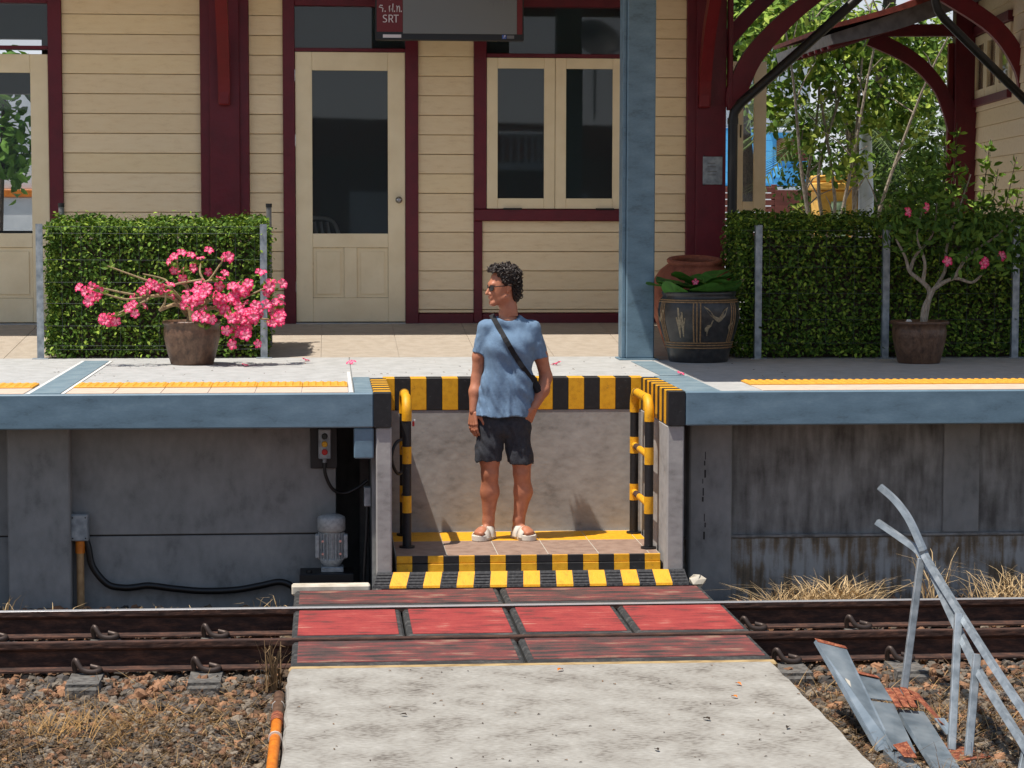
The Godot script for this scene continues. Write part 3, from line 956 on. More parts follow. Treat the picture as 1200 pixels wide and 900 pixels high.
	for k in 20:
		var a := TAU * k / 20
		put(box_mesh(Vector3(0.005, 0.17, 0.02), 0.001), "fin", mats.motor_grey, m, Vector3(sin(a) * 0.074, 0.16, cos(a) * 0.074), Vector3(0, a, 0))
	for s in [-1, 1]:
		box(m, "side_plate", Vector3(s * 0.088 - 0.014, 0.085, -0.03), Vector3(s * 0.088 + 0.014, 0.235, 0.045), mats.motor_grey, 0.006)
		for y in [0.12, 0.2]:
			put(tube_mesh([Vector3(s * 0.055, y, 0.07), Vector3(s * 0.055, y, 0.09)], 0.008, 8), "bolt", mats.chrome, m)
	put(lathe_mesh([Vector2(0.0, 0.085), Vector2(0.07, 0.085), Vector2(0.078, 0.075), Vector2(0.06, 0.045), Vector2(0.05, 0.03), Vector2(0, 0.03)], 24), "end_bell", mats.motor_grey, m)
	box(m, "foot_plate", Vector3(-0.065, 0.0, -0.06), Vector3(0.075, 0.032, 0.07), mats.zinc, 0.004)
	box(m, "base_frame", Vector3(-0.2, -0.27, -0.13), Vector3(0.14, -0.001, 0.12), mats.black_metal, 0.006)
	put(tube_mesh([Vector3(-0.14, 0, 0.06), Vector3(-0.14, 0.016, 0.06)], 0.02, 6), "anchor_nut", mats.black_metal, m)
	# wall socket and riser at the side wall
	var k2 := thing("wall_outlet", "small pale outlet box with black hose in the dark gap by the side wall", "outlet", Vector3(0.235, 0.3, 0.9))
	box(k2, "outlet_plate", Vector3(-0.02, 0.0, -0.05), Vector3(0.024, 0.12, 0.05), mats.zinc, 0.004)
	put(tube_mesh(smooth_path([Vector3(0, 0.0, 0.03), Vector3(-0.005, -0.15, 0.04), Vector3(-0.02, -0.4, 0.05), Vector3(-0.03, -0.7, 0.06)], 5), 0.012, 8), "hose", mats.cable, k2)


# ---------------------------------------------------------------- station building
func board_mesh(long: float, tall: float) -> ArrayMesh:   # lapped weatherboard: its foot stands proud
	var key := "board %.3f %.3f" % [long, tall]
	if not boxes.has(key):
		var o := PackedVector2Array([Vector2(-0.012, 0.006), Vector2(0.012, 0.006), Vector2(0.015, 0.009), Vector2(0.004, tall), Vector2(-0.012, tall)])
		boxes[key] = prism_mesh(o, long, Transform3D(Basis(Vector3(0, 0, 1), Vector3.UP, Vector3(-1, 0, 0)), Vector3.ZERO))
	return boxes[key]


func boards(parent: Node, x0: float, x1: float, y0: float, y1: float, z: float):
	var y := 1.307 - 0.1667
	while y < y1:
		var a := maxf(y, y0)
		var b := minf(y + 0.1667, y1)
		if b - a > 0.01:
			put(board_mesh(x1 - x0, b - a), "weatherboard", mats["cream_%d" % (rng.randi() % 3)], parent, Vector3((x0 + x1) / 2, a, z + rng.randf_range(-0.001, 0.001)))
		y += 0.1667


func door(parent: Node, x0: float, x1: float, y0: float, y1: float, knob_right: bool) -> Node3D:
	# leaf of stiles and rails, a tall pane above two fielded panels
	var d := Node3D.new()
	d.name = numbered(parent, "door")
	parent.add_child(d)
	d.position = Vector3(x0, y0, WALL + 0.005)
	var w := x1 - x0
	var h := y1 - y0
	var j: Material = mats.joinery
	var f := 0.022
	box(d, "stile", Vector3(0, 0, -f), Vector3(0.143, h, f), j, 0.003)
	box(d, "stile", Vector3(w - 0.148, 0, -f), Vector3(w, h, f), j, 0.003)
	box(d, "top_rail", Vector3(0.144, h - 0.155, -f), Vector3(w - 0.149, h, f), j, 0.003)
	box(d, "lock_rail", Vector3(0.144, 0.636, -f), Vector3(w - 0.149, 0.757, f), j, 0.003)
	box(d, "bottom_rail", Vector3(0.144, 0, -f), Vector3(w - 0.149, 0.205, f), j, 0.003)
	var mid := 0.144 + (w - 0.293) / 2
	box(d, "muntin", Vector3(mid - 0.055, 0.206, -f), Vector3(mid + 0.055, 0.635, f), j, 0.003)
	for p in [[0.145, mid - 0.056], [mid + 0.056, w - 0.15]]:
		box(d, "panel", Vector3(p[0], 0.207, -0.012), Vector3(p[1], 0.634, 0.008), j, 0.002)
		box(d, "fielded_panel", Vector3(p[0] + 0.03, 0.237, 0.009), Vector3(p[1] - 0.03, 0.604, 0.018), j, 0.008)
	box(d, "pane", Vector3(0.144, 0.758, -0.003), Vector3(w - 0.149, h - 0.156, 0.003), mats.glass, 0.0)
	if knob_right:
		var k := Vector3(w - 0.055, 1.045, f)
		put(tube_mesh([k, k + Vector3(0, 0, 0.012), k + Vector3(0, 0, 0.03), k + Vector3(0, 0, 0.045), k + Vector3(0, 0, 0.062), k + Vector3(0, 0, 0.068)], [0.03, 0.03, 0.011, 0.024, 0.024, 0.012], 16), "knob", mats.chrome, d)
		for y in [0.25, 1.5, 2.05]:
			put(tube_mesh([Vector3(-0.004, y, f), Vector3(-0.004, y + 0.1, f)], 0.008, 8), "hinge", mats.chrome, d)
	return d


func sash(parent: Node, x0: float, x1: float, y0: float, y1: float, z: float, glazed := true, called := "sash", sx := 0.093, sy := 0.09) -> Node3D:
	var d := Node3D.new()
	d.name = numbered(parent, called)
	parent.add_child(d)
	d.position = Vector3(x0, y0, z)
	var w := x1 - x0
	var h := y1 - y0
	box(d, "stile", Vector3(0, 0, -0.02), Vector3(sx, h, 0.02), mats.joinery, 0.003)
	box(d, "stile", Vector3(w - sx, 0, -0.02), Vector3(w, h, 0.02), mats.joinery, 0.003)
	box(d, "top_rail", Vector3(sx + 0.001, h - sy, -0.02), Vector3(w - sx - 0.001, h, 0.02), mats.joinery, 0.003)
	box(d, "bottom_rail", Vector3(sx + 0.001, 0, -0.02), Vector3(w - sx - 0.001, sy, 0.02), mats.joinery, 0.003)
	if glazed:
		box(d, "pane", Vector3(sx + 0.001, sy + 0.001, -0.004), Vector3(w - sx - 0.001, h - sy - 0.001, 0.002), mats.glass, 0.0)
	return d


func brace_mesh(pts: Array, half: Array, thick: float) -> ArrayMesh:
	var mid := []
	for i in pts.size() - 1:
		for k in 5:
			mid.append((pts[i] as Vector2).cubic_interpolate(pts[i + 1], pts[maxi(i - 1, 0)], pts[mini(i + 2, pts.size() - 1)], k / 5.0))
	mid.append(pts[-1])
	var wid := []
	for i in mid.size():
		var t := float(i) / (mid.size() - 1) * (half.size() - 1)
		wid.append(lerpf(half[int(t)], half[mini(int(t) + 1, half.size() - 1)], t - int(t)))
	return prism_mesh(band_outline(mid, wid), thick)


func _station():
	var s := thing("station_building", "cream weatherboard station building with maroon frames behind the platform", "building", Vector3(0, 0, 0))
	var top := 4.35
	# solid wall behind the boards
	for w in [[-2.235, -0.381, 1.0, top], [0.771, 1.248, 1.0, top], [1.25, 2.6, 1.0, 2.07], [2.602, 3.09, 1.0, top], [-9.0, -3.4, 1.0, top]]:
		box(s, "wall", Vector3(w[0], w[2], WALL - 0.16), Vector3(w[1], w[3], WALL - 0.03), mats.cream_0, 0.0)
	boards(s, -2.234, -1.079, BASE + 0.01, top, WALL)
	boards(s, -0.666, -0.382, BASE + 0.01, top, WALL)
	boards(s, 0.772, 1.247, BASE + 0.082, top, WALL)
	boards(s, 1.324, 3.089, BASE + 0.082, 2.073, WALL)
	boards(s, 2.602, 3.089, 2.075, top, WALL)
	boards(s, -9.0, -3.5, BASE + 0.01, top, WALL)
	# posts of the frame
	for p in [[-1.078, -0.667, 0.079], [3.09, 3.433, 0.08]]:
		var c := box(s, "pillar", Vector3(p[0], BASE - 0.05, WALL - 0.15), Vector3(p[1], top, WALL + 0.06), mats.maroon, 0.006)
		var h: float = (p[1] - p[0]) / 2
		box(c, "cover_board", Vector3(-h + p[2], -1.6, 0.106), Vector3(h - p[2] * (1.0 if p[0] < 0 else 0.05), 1.6, 0.13), mats.maroon, 0.005)
		# raking brace out to the eave
		var mid_x: float = 0.0 if p[0] < 0 else -0.03
		put(brace_mesh([Vector2(0.14, 0.35), Vector2(0.2, 0.6), Vector2(0.42, 0.98), Vector2(0.9, 1.45)], [0.05, 0.05, 0.05, 0.055], 0.1), "brace", mats.red_wood, c, Vector3(mid_x, 0, 0), Vector3(0, -PI / 2, 0))
		box(c, "brace_foot", Vector3(mid_x - 0.05, 0.30, 0.131), Vector3(mid_x + 0.05, 0.42, 0.2), mats.red_wood, 0.012)
	# door frames and transoms
	var fr: Material = mats.maroon
	for d in [[-0.381, -0.28, 0.661, 0.771], [-3.5, -3.405, -2.349, -2.236]]:
		var z0 := WALL - 0.12
		var z1 := WALL + 0.045
		box(s, "door_frame", Vector3(d[0], BASE - 0.05, z0), Vector3(d[1], top, z1), fr, 0.004)
		box(s, "door_frame", Vector3(d[2], BASE - 0.05, z0), Vector3(d[3], top, z1), fr, 0.004)
		box(s, "transom_bar", Vector3(d[1] + 0.001, 3.512, z0), Vector3(d[2] - 0.001, 3.541, z1 - 0.01), fr, 0.004)
		box(s, "head_beam", Vector3(d[1] + 0.001, 3.898, z0), Vector3(d[2] - 0.001, top, z1 - 0.004), fr, 0.004)
		box(s, "transom_pane", Vector3(d[1] + 0.001, 3.542, WALL - 0.02), Vector3(d[2] - 0.001, 3.897, WALL - 0.014), mats.glass, 0.0)
		box(s, "threshold", Vector3(d[1] + 0.001, BASE - 0.06, z0), Vector3(d[2] - 0.001, BASE + 0.004, z1 + 0.02), mats.deck, 0.003)
	door(s, -0.277, 0.659, BASE + 0.012, 3.508, true)
	door(s, -3.402, -2.352, BASE + 0.012, 3.47, false).set_meta("label", "glazed cream door at the far left edge")
	# window with a pair of casements
	box(s, "window_frame", Vector3(1.249, BASE, WALL - 0.12), Vector3(1.322, 2.073, WALL + 0.035), fr, 0.004)
	box(s, "window_frame", Vector3(1.249, 2.177, WALL - 0.12), Vector3(1.357, top, WALL + 0.045), fr, 0.004)
	box(s, "window_frame", Vector3(2.544, 2.177, WALL - 0.12), Vector3(2.6, top, WALL + 0.045), fr, 0.004)
	box(s, "window_sill", Vector3(1.249, 2.075, WALL - 0.12), Vector3(2.64, 2.175, WALL + 0.06), fr, 0.006)
	box(s, "transom_bar", Vector3(1.358, 3.472, WALL - 0.12), Vector3(2.543, 3.507, WALL + 0.035), fr, 0.004)
	box(s, "head_beam", Vector3(1.358, 3.905, WALL - 0.12), Vector3(2.543, top, WALL + 0.04), fr, 0.004)
	box(s, "transom_pane", Vector3(1.358, 3.508, WALL - 0.02), Vector3(2.543, 3.904, WALL - 0.014), mats.glass, 0.0)
	sash(s, 1.36, 1.947, 2.18, 3.47, WALL + 0.02)
	sash(s, 1.951, 2.541, 2.18, 3.47, WALL + 0.02)
	for x in [1.5, 2.3]:
		put(tube_mesh([Vector3(x, 2.178, WALL + 0.065), Vector3(x + 0.16, 2.178, WALL + 0.065)], 0.008, 8), "stay", mats.black_metal, s)
	box(s, "base_trim", Vector3(0.772, BASE - 0.04, WALL - 0.1), Vector3(1.247, BASE + 0.081, WALL + 0.03), fr, 0.004)
	box(s, "base_trim", Vector3(1.324, BASE - 0.04, WALL - 0.1), Vector3(3.088, BASE + 0.081, WALL + 0.03), fr, 0.004)
	box(s, "base_trim", Vector3(-2.234, BASE - 0.04, WALL - 0.1), Vector3(-1.08, BASE + 0.009, WALL + 0.03), fr, 0.004)
	# room behind the glass
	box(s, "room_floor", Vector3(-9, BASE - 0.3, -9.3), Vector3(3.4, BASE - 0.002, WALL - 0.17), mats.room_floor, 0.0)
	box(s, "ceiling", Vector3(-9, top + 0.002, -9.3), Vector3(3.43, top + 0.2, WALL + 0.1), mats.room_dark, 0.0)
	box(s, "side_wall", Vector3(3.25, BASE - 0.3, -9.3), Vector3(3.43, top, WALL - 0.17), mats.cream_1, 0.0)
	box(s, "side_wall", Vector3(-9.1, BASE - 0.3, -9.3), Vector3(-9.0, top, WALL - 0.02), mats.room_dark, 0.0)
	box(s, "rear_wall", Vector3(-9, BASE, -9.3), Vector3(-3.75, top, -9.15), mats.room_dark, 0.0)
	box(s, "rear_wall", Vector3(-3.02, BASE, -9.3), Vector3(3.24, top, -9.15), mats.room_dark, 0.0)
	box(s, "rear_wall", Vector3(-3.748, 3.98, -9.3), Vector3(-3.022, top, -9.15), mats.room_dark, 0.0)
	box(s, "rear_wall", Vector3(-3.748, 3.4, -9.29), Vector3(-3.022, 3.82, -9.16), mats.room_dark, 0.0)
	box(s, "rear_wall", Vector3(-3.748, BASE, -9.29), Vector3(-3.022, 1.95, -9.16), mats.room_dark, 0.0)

	# white plastic chair seen through the door
	var ch := thing("plastic_chair", "white plastic armchair dimly seen through the door glass", "chair", Vector3(0.1, BASE, -6.4), 0.7)
	box(ch, "seat", Vector3(-0.24, 0.42, -0.22), Vector3(0.24, 0.45, 0.24), mats.white_plastic, 0.01)
	put(tube_mesh(smooth_path([Vector3(-0.22, 0.45, -0.2), Vector3(-0.24, 0.66, -0.26), Vector3(-0.2, 0.86, -0.32), Vector3(0, 0.9, -0.34), Vector3(0.2, 0.86, -0.32), Vector3(0.24, 0.66, -0.26), Vector3(0.22, 0.45, -0.2)], 4), 0.02, 8), "back_frame", mats.white_plastic, ch)
	for k in 4:
		put(tube_mesh([Vector3(-0.12 + k * 0.08, 0.45, -0.21), Vector3(-0.12 + k * 0.08, 0.86, -0.32)], 0.016, 6), "back_slat", mats.white_plastic, ch)
	for sx in [-1, 1]:
		put(tube_mesh(smooth_path([Vector3(sx * 0.23, 0.66, -0.25), Vector3(sx * 0.27, 0.68, 0.0), Vector3(sx * 0.27, 0.66, 0.22), Vector3(sx * 0.26, 0.45, 0.24)], 4), 0.022, 8), "armrest", mats.white_plastic, ch)
		for sz in [-1, 1]:
			put(tube_mesh([Vector3(sx * 0.22, 0.43, sz * 0.2), Vector3(sx * 0.26, 0.0, sz * 0.25)], 0.022, 8), "leg", mats.white_plastic, ch)

	# hanging information display
	var d := thing("information_display", "wall-hung grey information display with a red SRT panel above the door", "display", Vector3(0.403, 3.555, -3.55))
	box(d, "casing", Vector3(-0.012, 0, -0.06), Vector3(1.21, 0.82, 0.0), mats.black_metal, 0.008)
	box(d, "red_panel", Vector3(0.0, 0.068, 0.001), Vector3(0.212, 0.815, 0.006), mats.sign_red, 0.001)
	box(d, "screen", Vector3(0.214, 0.055, 0.001), Vector3(1.152, 0.815, 0.007), mats.screen_grey, 0.002)
	box(d, "side_band", Vector3(1.154, 0.055, 0.001), Vector3(1.198, 0.815, 0.006), mats.sign_red, 0.001)
	box(d, "label_plate", Vector3(0.05, 0.02, 0.001), Vector3(0.20, 0.046, 0.003), mats.white_print, 0.0)
	box(d, "label_plate", Vector3(1.03, 0.018, 0.001), Vector3(1.065, 0.05, 0.003), mats.logo_blue, 0.0)
	box(d, "label_plate", Vector3(1.07, 0.02, 0.001), Vector3(1.13, 0.046, 0.003), mats.eave_grey, 0.0)
	put(tube_mesh(smooth_path([Vector3(1.045, 0.022, 0.004), Vector3(1.05, 0.046, 0.004), Vector3(1.058, 0.042, 0.004), Vector3(1.05, 0.034, 0.004)], 3), 0.002, 5), "logo_mark", mats.white_print, d)
	for y in [0.70, 0.64, 0.58, 0.52]:  # faint grid reflection, laid on the screen as thin strips
		box(d, "grid_reflection_row", Vector3(0.9, 0.315 + (y - 0.52) * 0.9, 0.0072), Vector3(1.13, 0.32 + (y - 0.52) * 0.9, 0.009), mats.eave_grey, 0.0)
	box(d, "grid_reflection_column", Vector3(0.955, 0.25, 0.0072), Vector3(0.959, 0.5, 0.0088), mats.eave_grey, 0.0)
	box(d, "grid_reflection_column", Vector3(1.04, 0.25, 0.0072), Vector3(1.044, 0.5, 0.0088), mats.eave_grey, 0.0)
	var tm := TextMesh.new()
	tm.text = "SRT"
	var font := SystemFont.new()
	font.font_names = PackedStringArray(["Droid Sans"])
	tm.font = font
	tm.font_size = 32
	tm.pixel_size = 0.0026
	tm.depth = 0.003
	put(tm, "lettering", mats.white_print, d, Vector3(0.112, 0.172, 0.008))
	# Thai initials, drawn as strokes
	var thai := [
		[[0.048, 0.0], [0.052, 0.03], [0.04, 0.036], [0.02, 0.04], [0.03, 0.055], [0.05, 0.052]],
		[[0.112, 0.05], [0.104, 0.045], [0.106, 0.0], [0.118, 0.03], [0.13, 0.0], [0.134, 0.068]],
		[[0.16, 0.05], [0.168, 0.045], [0.166, 0.0], [0.172, 0.042], [0.184, 0.05], [0.188, 0.04], [0.188, 0.0]]]
	var tx := thai_strokes(thai, [[0.07, 0.002], [0.146, 0.002], [0.202, 0.002]])
	put(tx, "lettering", mats.white_print, d, Vector3(-0.001, 0.228, 0.008))
	var em := tool()
	for k in 7:   # foot of the winged wheel emblem
		var a := lerpf(-1.2, 1.2, k / 6.0)
		add_tube(em, [Vector3(0.112 + sin(a) * 0.012, 0.41 - cos(a) * 0.0, 0.008), Vector3(0.112 + sin(a) * 0.034, 0.41 - cos(a) * 0.03, 0.008)], [0.003, 0.004], 5)
	add_tube(em, smooth_path([Vector3(0.06, 0.45, 0.008), Vector3(0.085, 0.42, 0.008), Vector3(0.112, 0.41, 0.008), Vector3(0.14, 0.42, 0.008), Vector3(0.165, 0.45, 0.008)], 4), [].duplicate() if false else range(17).map(func(_i): return 0.004), 5)
	put(done(em), "emblem", mats.white_print, d, Vector3(0, -0.055, 0))
	for x in [0.25, 0.95]:
		put(tube_mesh([Vector3(x, 0.8, -0.03), Vector3(x, 1.4, -0.03)], 0.015, 8), "hanger", mats.black_metal, d)

	# enamelled notice on the right-hand pillar
	var nt := thing("notice_plate", "small pale metal notice screwed to the maroon pillar", "notice", Vector3(3.313, 2.512, WALL + 0.087))
	box(nt, "plate", Vector3(-0.085, -0.12, 0), Vector3(0.085, 0.12, 0.006), mats.zinc, 0.002)
	for y in [0.06, 0.03, -0.01, -0.04]:
		box(nt, "print_line", Vector3(-0.045, y, 0.0062), Vector3(0.04 - absf(y) * 0.3, y + 0.006, 0.0075), mats.eave_grey, 0.0)
	for sx in [-0.075, 0.075]:
		for sy in [-0.125, 0.125]:
			put(tube_mesh([Vector3(sx, sy, 0), Vector3(sx, sy, 0.01)], 0.007, 6), "screw", mats.black_metal, nt)


func thai_strokes(glyphs: Array, dots: Array) -> ArrayMesh:
	var st := tool()
	for g in glyphs:
		var pts := []
		for p in g:
			pts.append(Vector3(p[0], p[1], 0))
		var r := []
		for p in pts:
			r.append(0.0045)
		add_tube(st, pts, r, 5)
	for p in dots:
		add_tube(st, [Vector3(p[0], p[1], -0.002), Vector3(p[0], p[1] + 0.008, 0.002)], [0.005, 0.005], 6)
	return done(st)


func _canopies():
	# eave over the doors: its edge throws the shadow line along the tiles
	var c := thing("eave_canopy", "low canopy along the station wall, out of sight above", "canopy", Vector3.ZERO)
	box(c, "eave_board", Vector3(-9.5, 4.36, -3.06), Vector3(1.36, 4.56, -2.98), mats.maroon, 0.006)
	box(c, "soffit", Vector3(-9.5, 4.57, -4.6), Vector3(1.36, 4.62, -2.96), mats.joinery, 0.0)
	box(c, "roof_covering", Vector3(-9.6, 4.73, -9.6), Vector3(1.36, 4.82, -2.93), mats.roof_tile, 0.0)
	box(c, "roof_covering", Vector3(1.365, 4.73, -9.6), Vector3(4.1, 4.82, -3.52), mats.roof_tile, 0.0)
	# wide canopy over the right-hand platform
	var w := thing("platform_canopy", "wide platform canopy on the blue post, out of sight above", "canopy", Vector3.ZERO)
	box(w, "soffit", Vector3(1.37, 4.5, -3.5), Vector3(12, 4.55, 0.92), mats.joinery, 0.0)
	box(w, "fascia", Vector3(1.37, 4.3, 0.93), Vector3(12, 4.6, 0.96), mats.maroon, 0.004)
	box(w, "fascia", Vector3(1.34, 4.3, -3.5), Vector3(1.368, 4.6, 0.96), mats.maroon, 0.004)
	box(w, "roof_covering", Vector3(1.37, 4.61, -3.5), Vector3(12, 4.7, 0.97), mats.roof_tile, 0.0)
	var p := thing("canopy_post", "tall square blue painted steel post at the platform corner", "post", Vector3(2.345, DECK, -1.88))
	box(p, "shaft", Vector3(-0.107, 0.012, -0.12), Vector3(0.107, 3.48, 0.09), mats.blue, 0.008)
	box(p, "flange", Vector3(-0.138, 0.012, -0.125), Vector3(-0.108, 3.48, 0.062), mats.blue, 0.005)
	box(p, "base_plate", Vector3(-0.16, 0.0, -0.15), Vector3(0.14, 0.011, 0.12), mats.blue, 0.003)


# ---------------------------------------------------------------- what stands to the right and behind
func crown(parent: Node, called: String, mesh: Mesh, lumps: Array, count: int, size: Array, tone: Array, up := 0.35):
	# leaves spread through several uneven lumps [centre, radii]
	var places := []
	var tints := []
	var total := 0.0
	for l in lumps:
		total += l[1].x * l[1].y
	for l in lumps:
		var n := int(count * l[1].x * l[1].y / total)
		for i in n:
			var d := Vector3(rng.randfn(), rng.randfn(), rng.randfn()).normalized()
			var r := pow(rng.randf(), 0.45) * rng.randf_range(0.8, 1.12)
			var p: Vector3 = l[0] + d * r * l[1]
			var b := Basis.looking_at(-(d + Vector3(0, up, 0.15)).normalized() + Vector3(rng.randfn(), rng.randfn(), rng.randfn()) * 0.45, Vector3(0.1, 1, 0.2)) * Basis(Vector3(0, 0, 1), rng.randf() * TAU)
			places.append(Transform3D(b.scaled_local(Vector3.ONE * rng.randf_range(size[0], size[1])), p))
			var c: Color = tone[rng.randi() % tone.size()] * rng.randf_range(0.7, 1.25)
			c.a = 1
			tints.append(c)
	return scatter(called, mesh, mats.leaf, places, tints, parent)


func _annex_and_background():
	# arched braces from the right pillar to the platform canopy
	var a := thing("canopy_bracket", "dark red curved timber bracket springing from the right pillar", "bracket", Vector3(3.44, 3.05, -4.2))
	put(brace_mesh([Vector2(0.04, 0.0), Vector2(0.07, 0.13), Vector2(0.2, 0.42), Vector2(0.42, 0.68), Vector2(0.62, 0.86), Vector2(0.95, 1.1), Vector2(1.3, 1.3)], [0.055, 0.09, 0.085, 0.075, 0.065, 0.06, 0.06], 0.09), "arched_brace", mats.maroon, a)
	box(a, "wall_plate", Vector3(-0.004, -0.02, -0.05), Vector3(0.035, 1.3, 0.05), mats.maroon, 0.006)
	var a2 := thing("canopy_bracket", "second curved bracket behind the first one, in deeper shade", "bracket", Vector3(3.46, 3.35, -5.4))
	put(brace_mesh([Vector2(0.02, 0.0), Vector2(0.08, 0.2), Vector2(0.25, 0.45), Vector2(0.6, 0.8), Vector2(0.9, 1.0)], [0.05, 0.075, 0.07, 0.06, 0.06], 0.09), "arched_brace", mats.maroon, a2)
	box(a2, "wall_plate", Vector3(-0.004, -0.05, -0.05), Vector3(0.03, 1.1, 0.05), mats.maroon, 0.006)
	# black rainwater pipe
	var dp := thing("downpipe", "black rainwater pipe bending down beside the right maroon pillar", "pipe", Vector3.ZERO)
	put(tube_mesh([Vector3(3.43, 1.06, -3.9), Vector3(3.43, 2.93, -3.9), Vector3(3.44, 3.0, -3.9), Vector3(3.5, 3.08, -3.9), Vector3(4.0, 3.52, -3.9), Vector3(4.55, 4.02, -3.9), Vector3(5.05, 4.48, -3.9)], 0.042, 14), "pipe", mats.cable, dp)
	put(tube_mesh([Vector3(3.43, 2.9, -3.9), Vector3(3.43, 2.95, -3.9)], 0.047, 14), "collar", mats.cable, dp)
	var dp2 := thing("downpipe", "black slanting rainwater pipe before the annex in the upper right corner", "pipe", Vector3.ZERO)
	put(tube_mesh([Vector3(5.47, 4.5, -5), Vector3(5.48, 4.05, -5), Vector3(5.5, 3.98, -5), Vector3(5.56, 3.9, -5), Vector3(6.31, 3.19, -5), Vector3(6.7, 2.82, -5)], 0.04, 14), "pipe", mats.cable, dp2)
	# casement standing open beyond the pillar
	var os := thing("open_casement", "cream window casement standing open beside the right pillar", "window", Vector3(3.8, 2.16, -6.0))
	sash(os, 0.0, 0.335, 0.0, 1.415, 0.0, true, "leaf", 0.115, 0.098)
	put(tube_mesh([Vector3(0.09, 0.7, 0.02), Vector3(0.09, 0.82, 0.03)], 0.007, 6), "handle", mats.black_metal, os)

	# annex with its own weatherboards, pillar, window and eave
	var x := thing("annex_building", "second weatherboard building with maroon corner post at the right edge", "building", Vector3(7.04, 0, -9.0), deg_to_rad(-7.0))
	# local: wall runs along +z towards the camera, its face to -x
	var wl := Node3D.new()
	wl.name = "annex_wall"
	x.add_child(wl)
	wl.rotation.y = -PI / 2
	box(wl, "wall", Vector3(0.05, 1.0, -0.16), Vector3(5.5, 4.6, -0.03), mats.cream_1, 0.0)
	var yy := 1.2
	while yy < 4.5:
		if yy < 3.3 or yy > 3.95:
			put(board_mesh(5.4, 0.17), "weatherboard", mats["cream_%d" % (rng.randi() % 3)], wl, Vector3(2.75, yy, 0.0))
		else:
			put(board_mesh(0.06, 0.17), "weatherboard", mats.cream_0, wl, Vector3(0.08, yy, 0.0))
			put(board_mesh(3.2, 0.17), "weatherboard", mats.cream_0, wl, Vector3(3.85, yy, 0.0))
		yy += 0.17
	box(wl, "window_sill", Vector3(0.1, 3.3, -0.1), Vector3(2.24, 3.38, 0.06), mats.maroon, 0.004)
	box(wl, "head_beam", Vector3(0.1, 4.06, -0.1), Vector3(2.24, 4.16, 0.06), mats.maroon, 0.004)
	for k in 3:
		sash(wl, 0.12 + k * 0.7, 0.8 + k * 0.7, 3.385, 4.05, 0.01)
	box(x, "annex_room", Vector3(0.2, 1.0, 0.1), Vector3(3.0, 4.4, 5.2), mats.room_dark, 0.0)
	box(x, "end_wall", Vector3(0.06, 1.0, -0.1), Vector3(4.0, 4.6, 0.04), mats.cream_1, 0.0)
	box(x, "corner_post", Vector3(-0.24, 1.0, -0.05), Vector3(0.02, 4.6, 0.2), mats.maroon, 0.006)
	box(x, "post_trim", Vector3(-0.3, 1.0, 0.0), Vector3(-0.242, 4.0, 0.1), mats.red_wood, 0.005)
	put(brace_mesh([Vector2(-0.24, 3.05), Vector2(-0.3, 3.3), Vector2(-0.42, 3.55), Vector2(-0.7, 3.83), Vector2(-1.15, 4.06)], [0.055, 0.07, 0.07, 0.075, 0.09], 0.1), "arched_brace", mats.maroon, x, Vector3(0, 0, 0.1))
	box(x, "tie_beam", Vector3(-1.3, 4.07, 0.05), Vector3(0.0, 4.2, 0.15), mats.maroon, 0.005)
	put(brace_mesh([Vector2(0.0, 3.35), Vector2(-0.05, 3.6), Vector2(-0.3, 3.95), Vector2(-0.75, 4.25), Vector2(-1.0, 4.38)], [0.06, 0.08, 0.08, 0.08, 0.09], 0.1), "arched_brace", mats.red_wood, x, Vector3(0.05, 0, 2.6))
	box(x, "tie_beam", Vector3(-1.2, 4.25, 2.55), Vector3(0.0, 4.4, 2.65), mats.red_wood, 0.005)
	var er := thing("annex_eave", "grey gutter and tiled eave slanting in below the top right edge", "eave", Vector3.ZERO)
	put(brace_mesh([Vector2(4.7, 3.86), Vector2(5.4, 4.06), Vector2(6.2, 4.36), Vector2(7.0, 4.7)], [0.05, 0.08, 0.1, 0.1], 2.6), "soffit_board", mats.eave_grey, er, Vector3(0.25, 0, -8.2))
	box(er, "roof_covering", Vector3(5.6, 4.76, -6.9), Vector3(9.5, 4.84, -3.55), mats.roof_tile, 0.0)  # unseen flat roof, added to keep the sun off the annex wall
	put(brace_mesh([Vector2(4.68, 3.95), Vector2(5.4, 4.15), Vector2(6.2, 4.45), Vector2(7.0, 4.8)], [0.02, 0.03, 0.03, 0.03], 2.8), "roof_covering", mats.roof_tile, er, Vector3(0.25, 0.03, -8.2))
	for k in 9:
		put(brace_mesh([Vector2(4.7, 3.82), Vector2(5.4, 4.02), Vector2(6.2, 4.32), Vector2(7.0, 4.66)], [0.015, 0.015, 0.015, 0.015], 0.05), "rafter", mats.maroon, er, Vector3(0.25, -0.03, -9.4 + k * 0.3))

	# blue house and brown slatted fence far behind
	var h := thing("blue_house", "bright blue house with white plinth far behind the trees", "house", Vector3(7.6, 1.0, -24.0))
	box(h, "wall", Vector3(-3, 1.66, -4), Vector3(0.95, 2.68, 0), mats.sky_blue_wall, 0.0)
	box(h, "plinth", Vector3(-3, 0, -4), Vector3(0.97, 1.64, 0.03), mats.white_wall, 0.0)
	box(h, "ledge", Vector3(0.28, 1.8, 0.001), Vector3(0.95, 1.98, 0.12), mats.sky_blue_wall, 0.01)
	box(h, "recess", Vector3(0.34, 2.1, 0.002), Vector3(0.95, 2.5, 0.02), mats.brown_slat, 0.0)
	box(h, "awning", Vector3(0.2, 2.6, 0.0), Vector3(1.05, 2.66, 0.5), mats.white_wall, 0.01)
	for k in 8:
		box(h, "weatherboard", Vector3(-3, 2.69 + k * 0.2, -0.1), Vector3(0.95, 2.885 + k * 0.2, -0.05 + 0.01 * (k % 2)), mats.white_wall, 0.006)
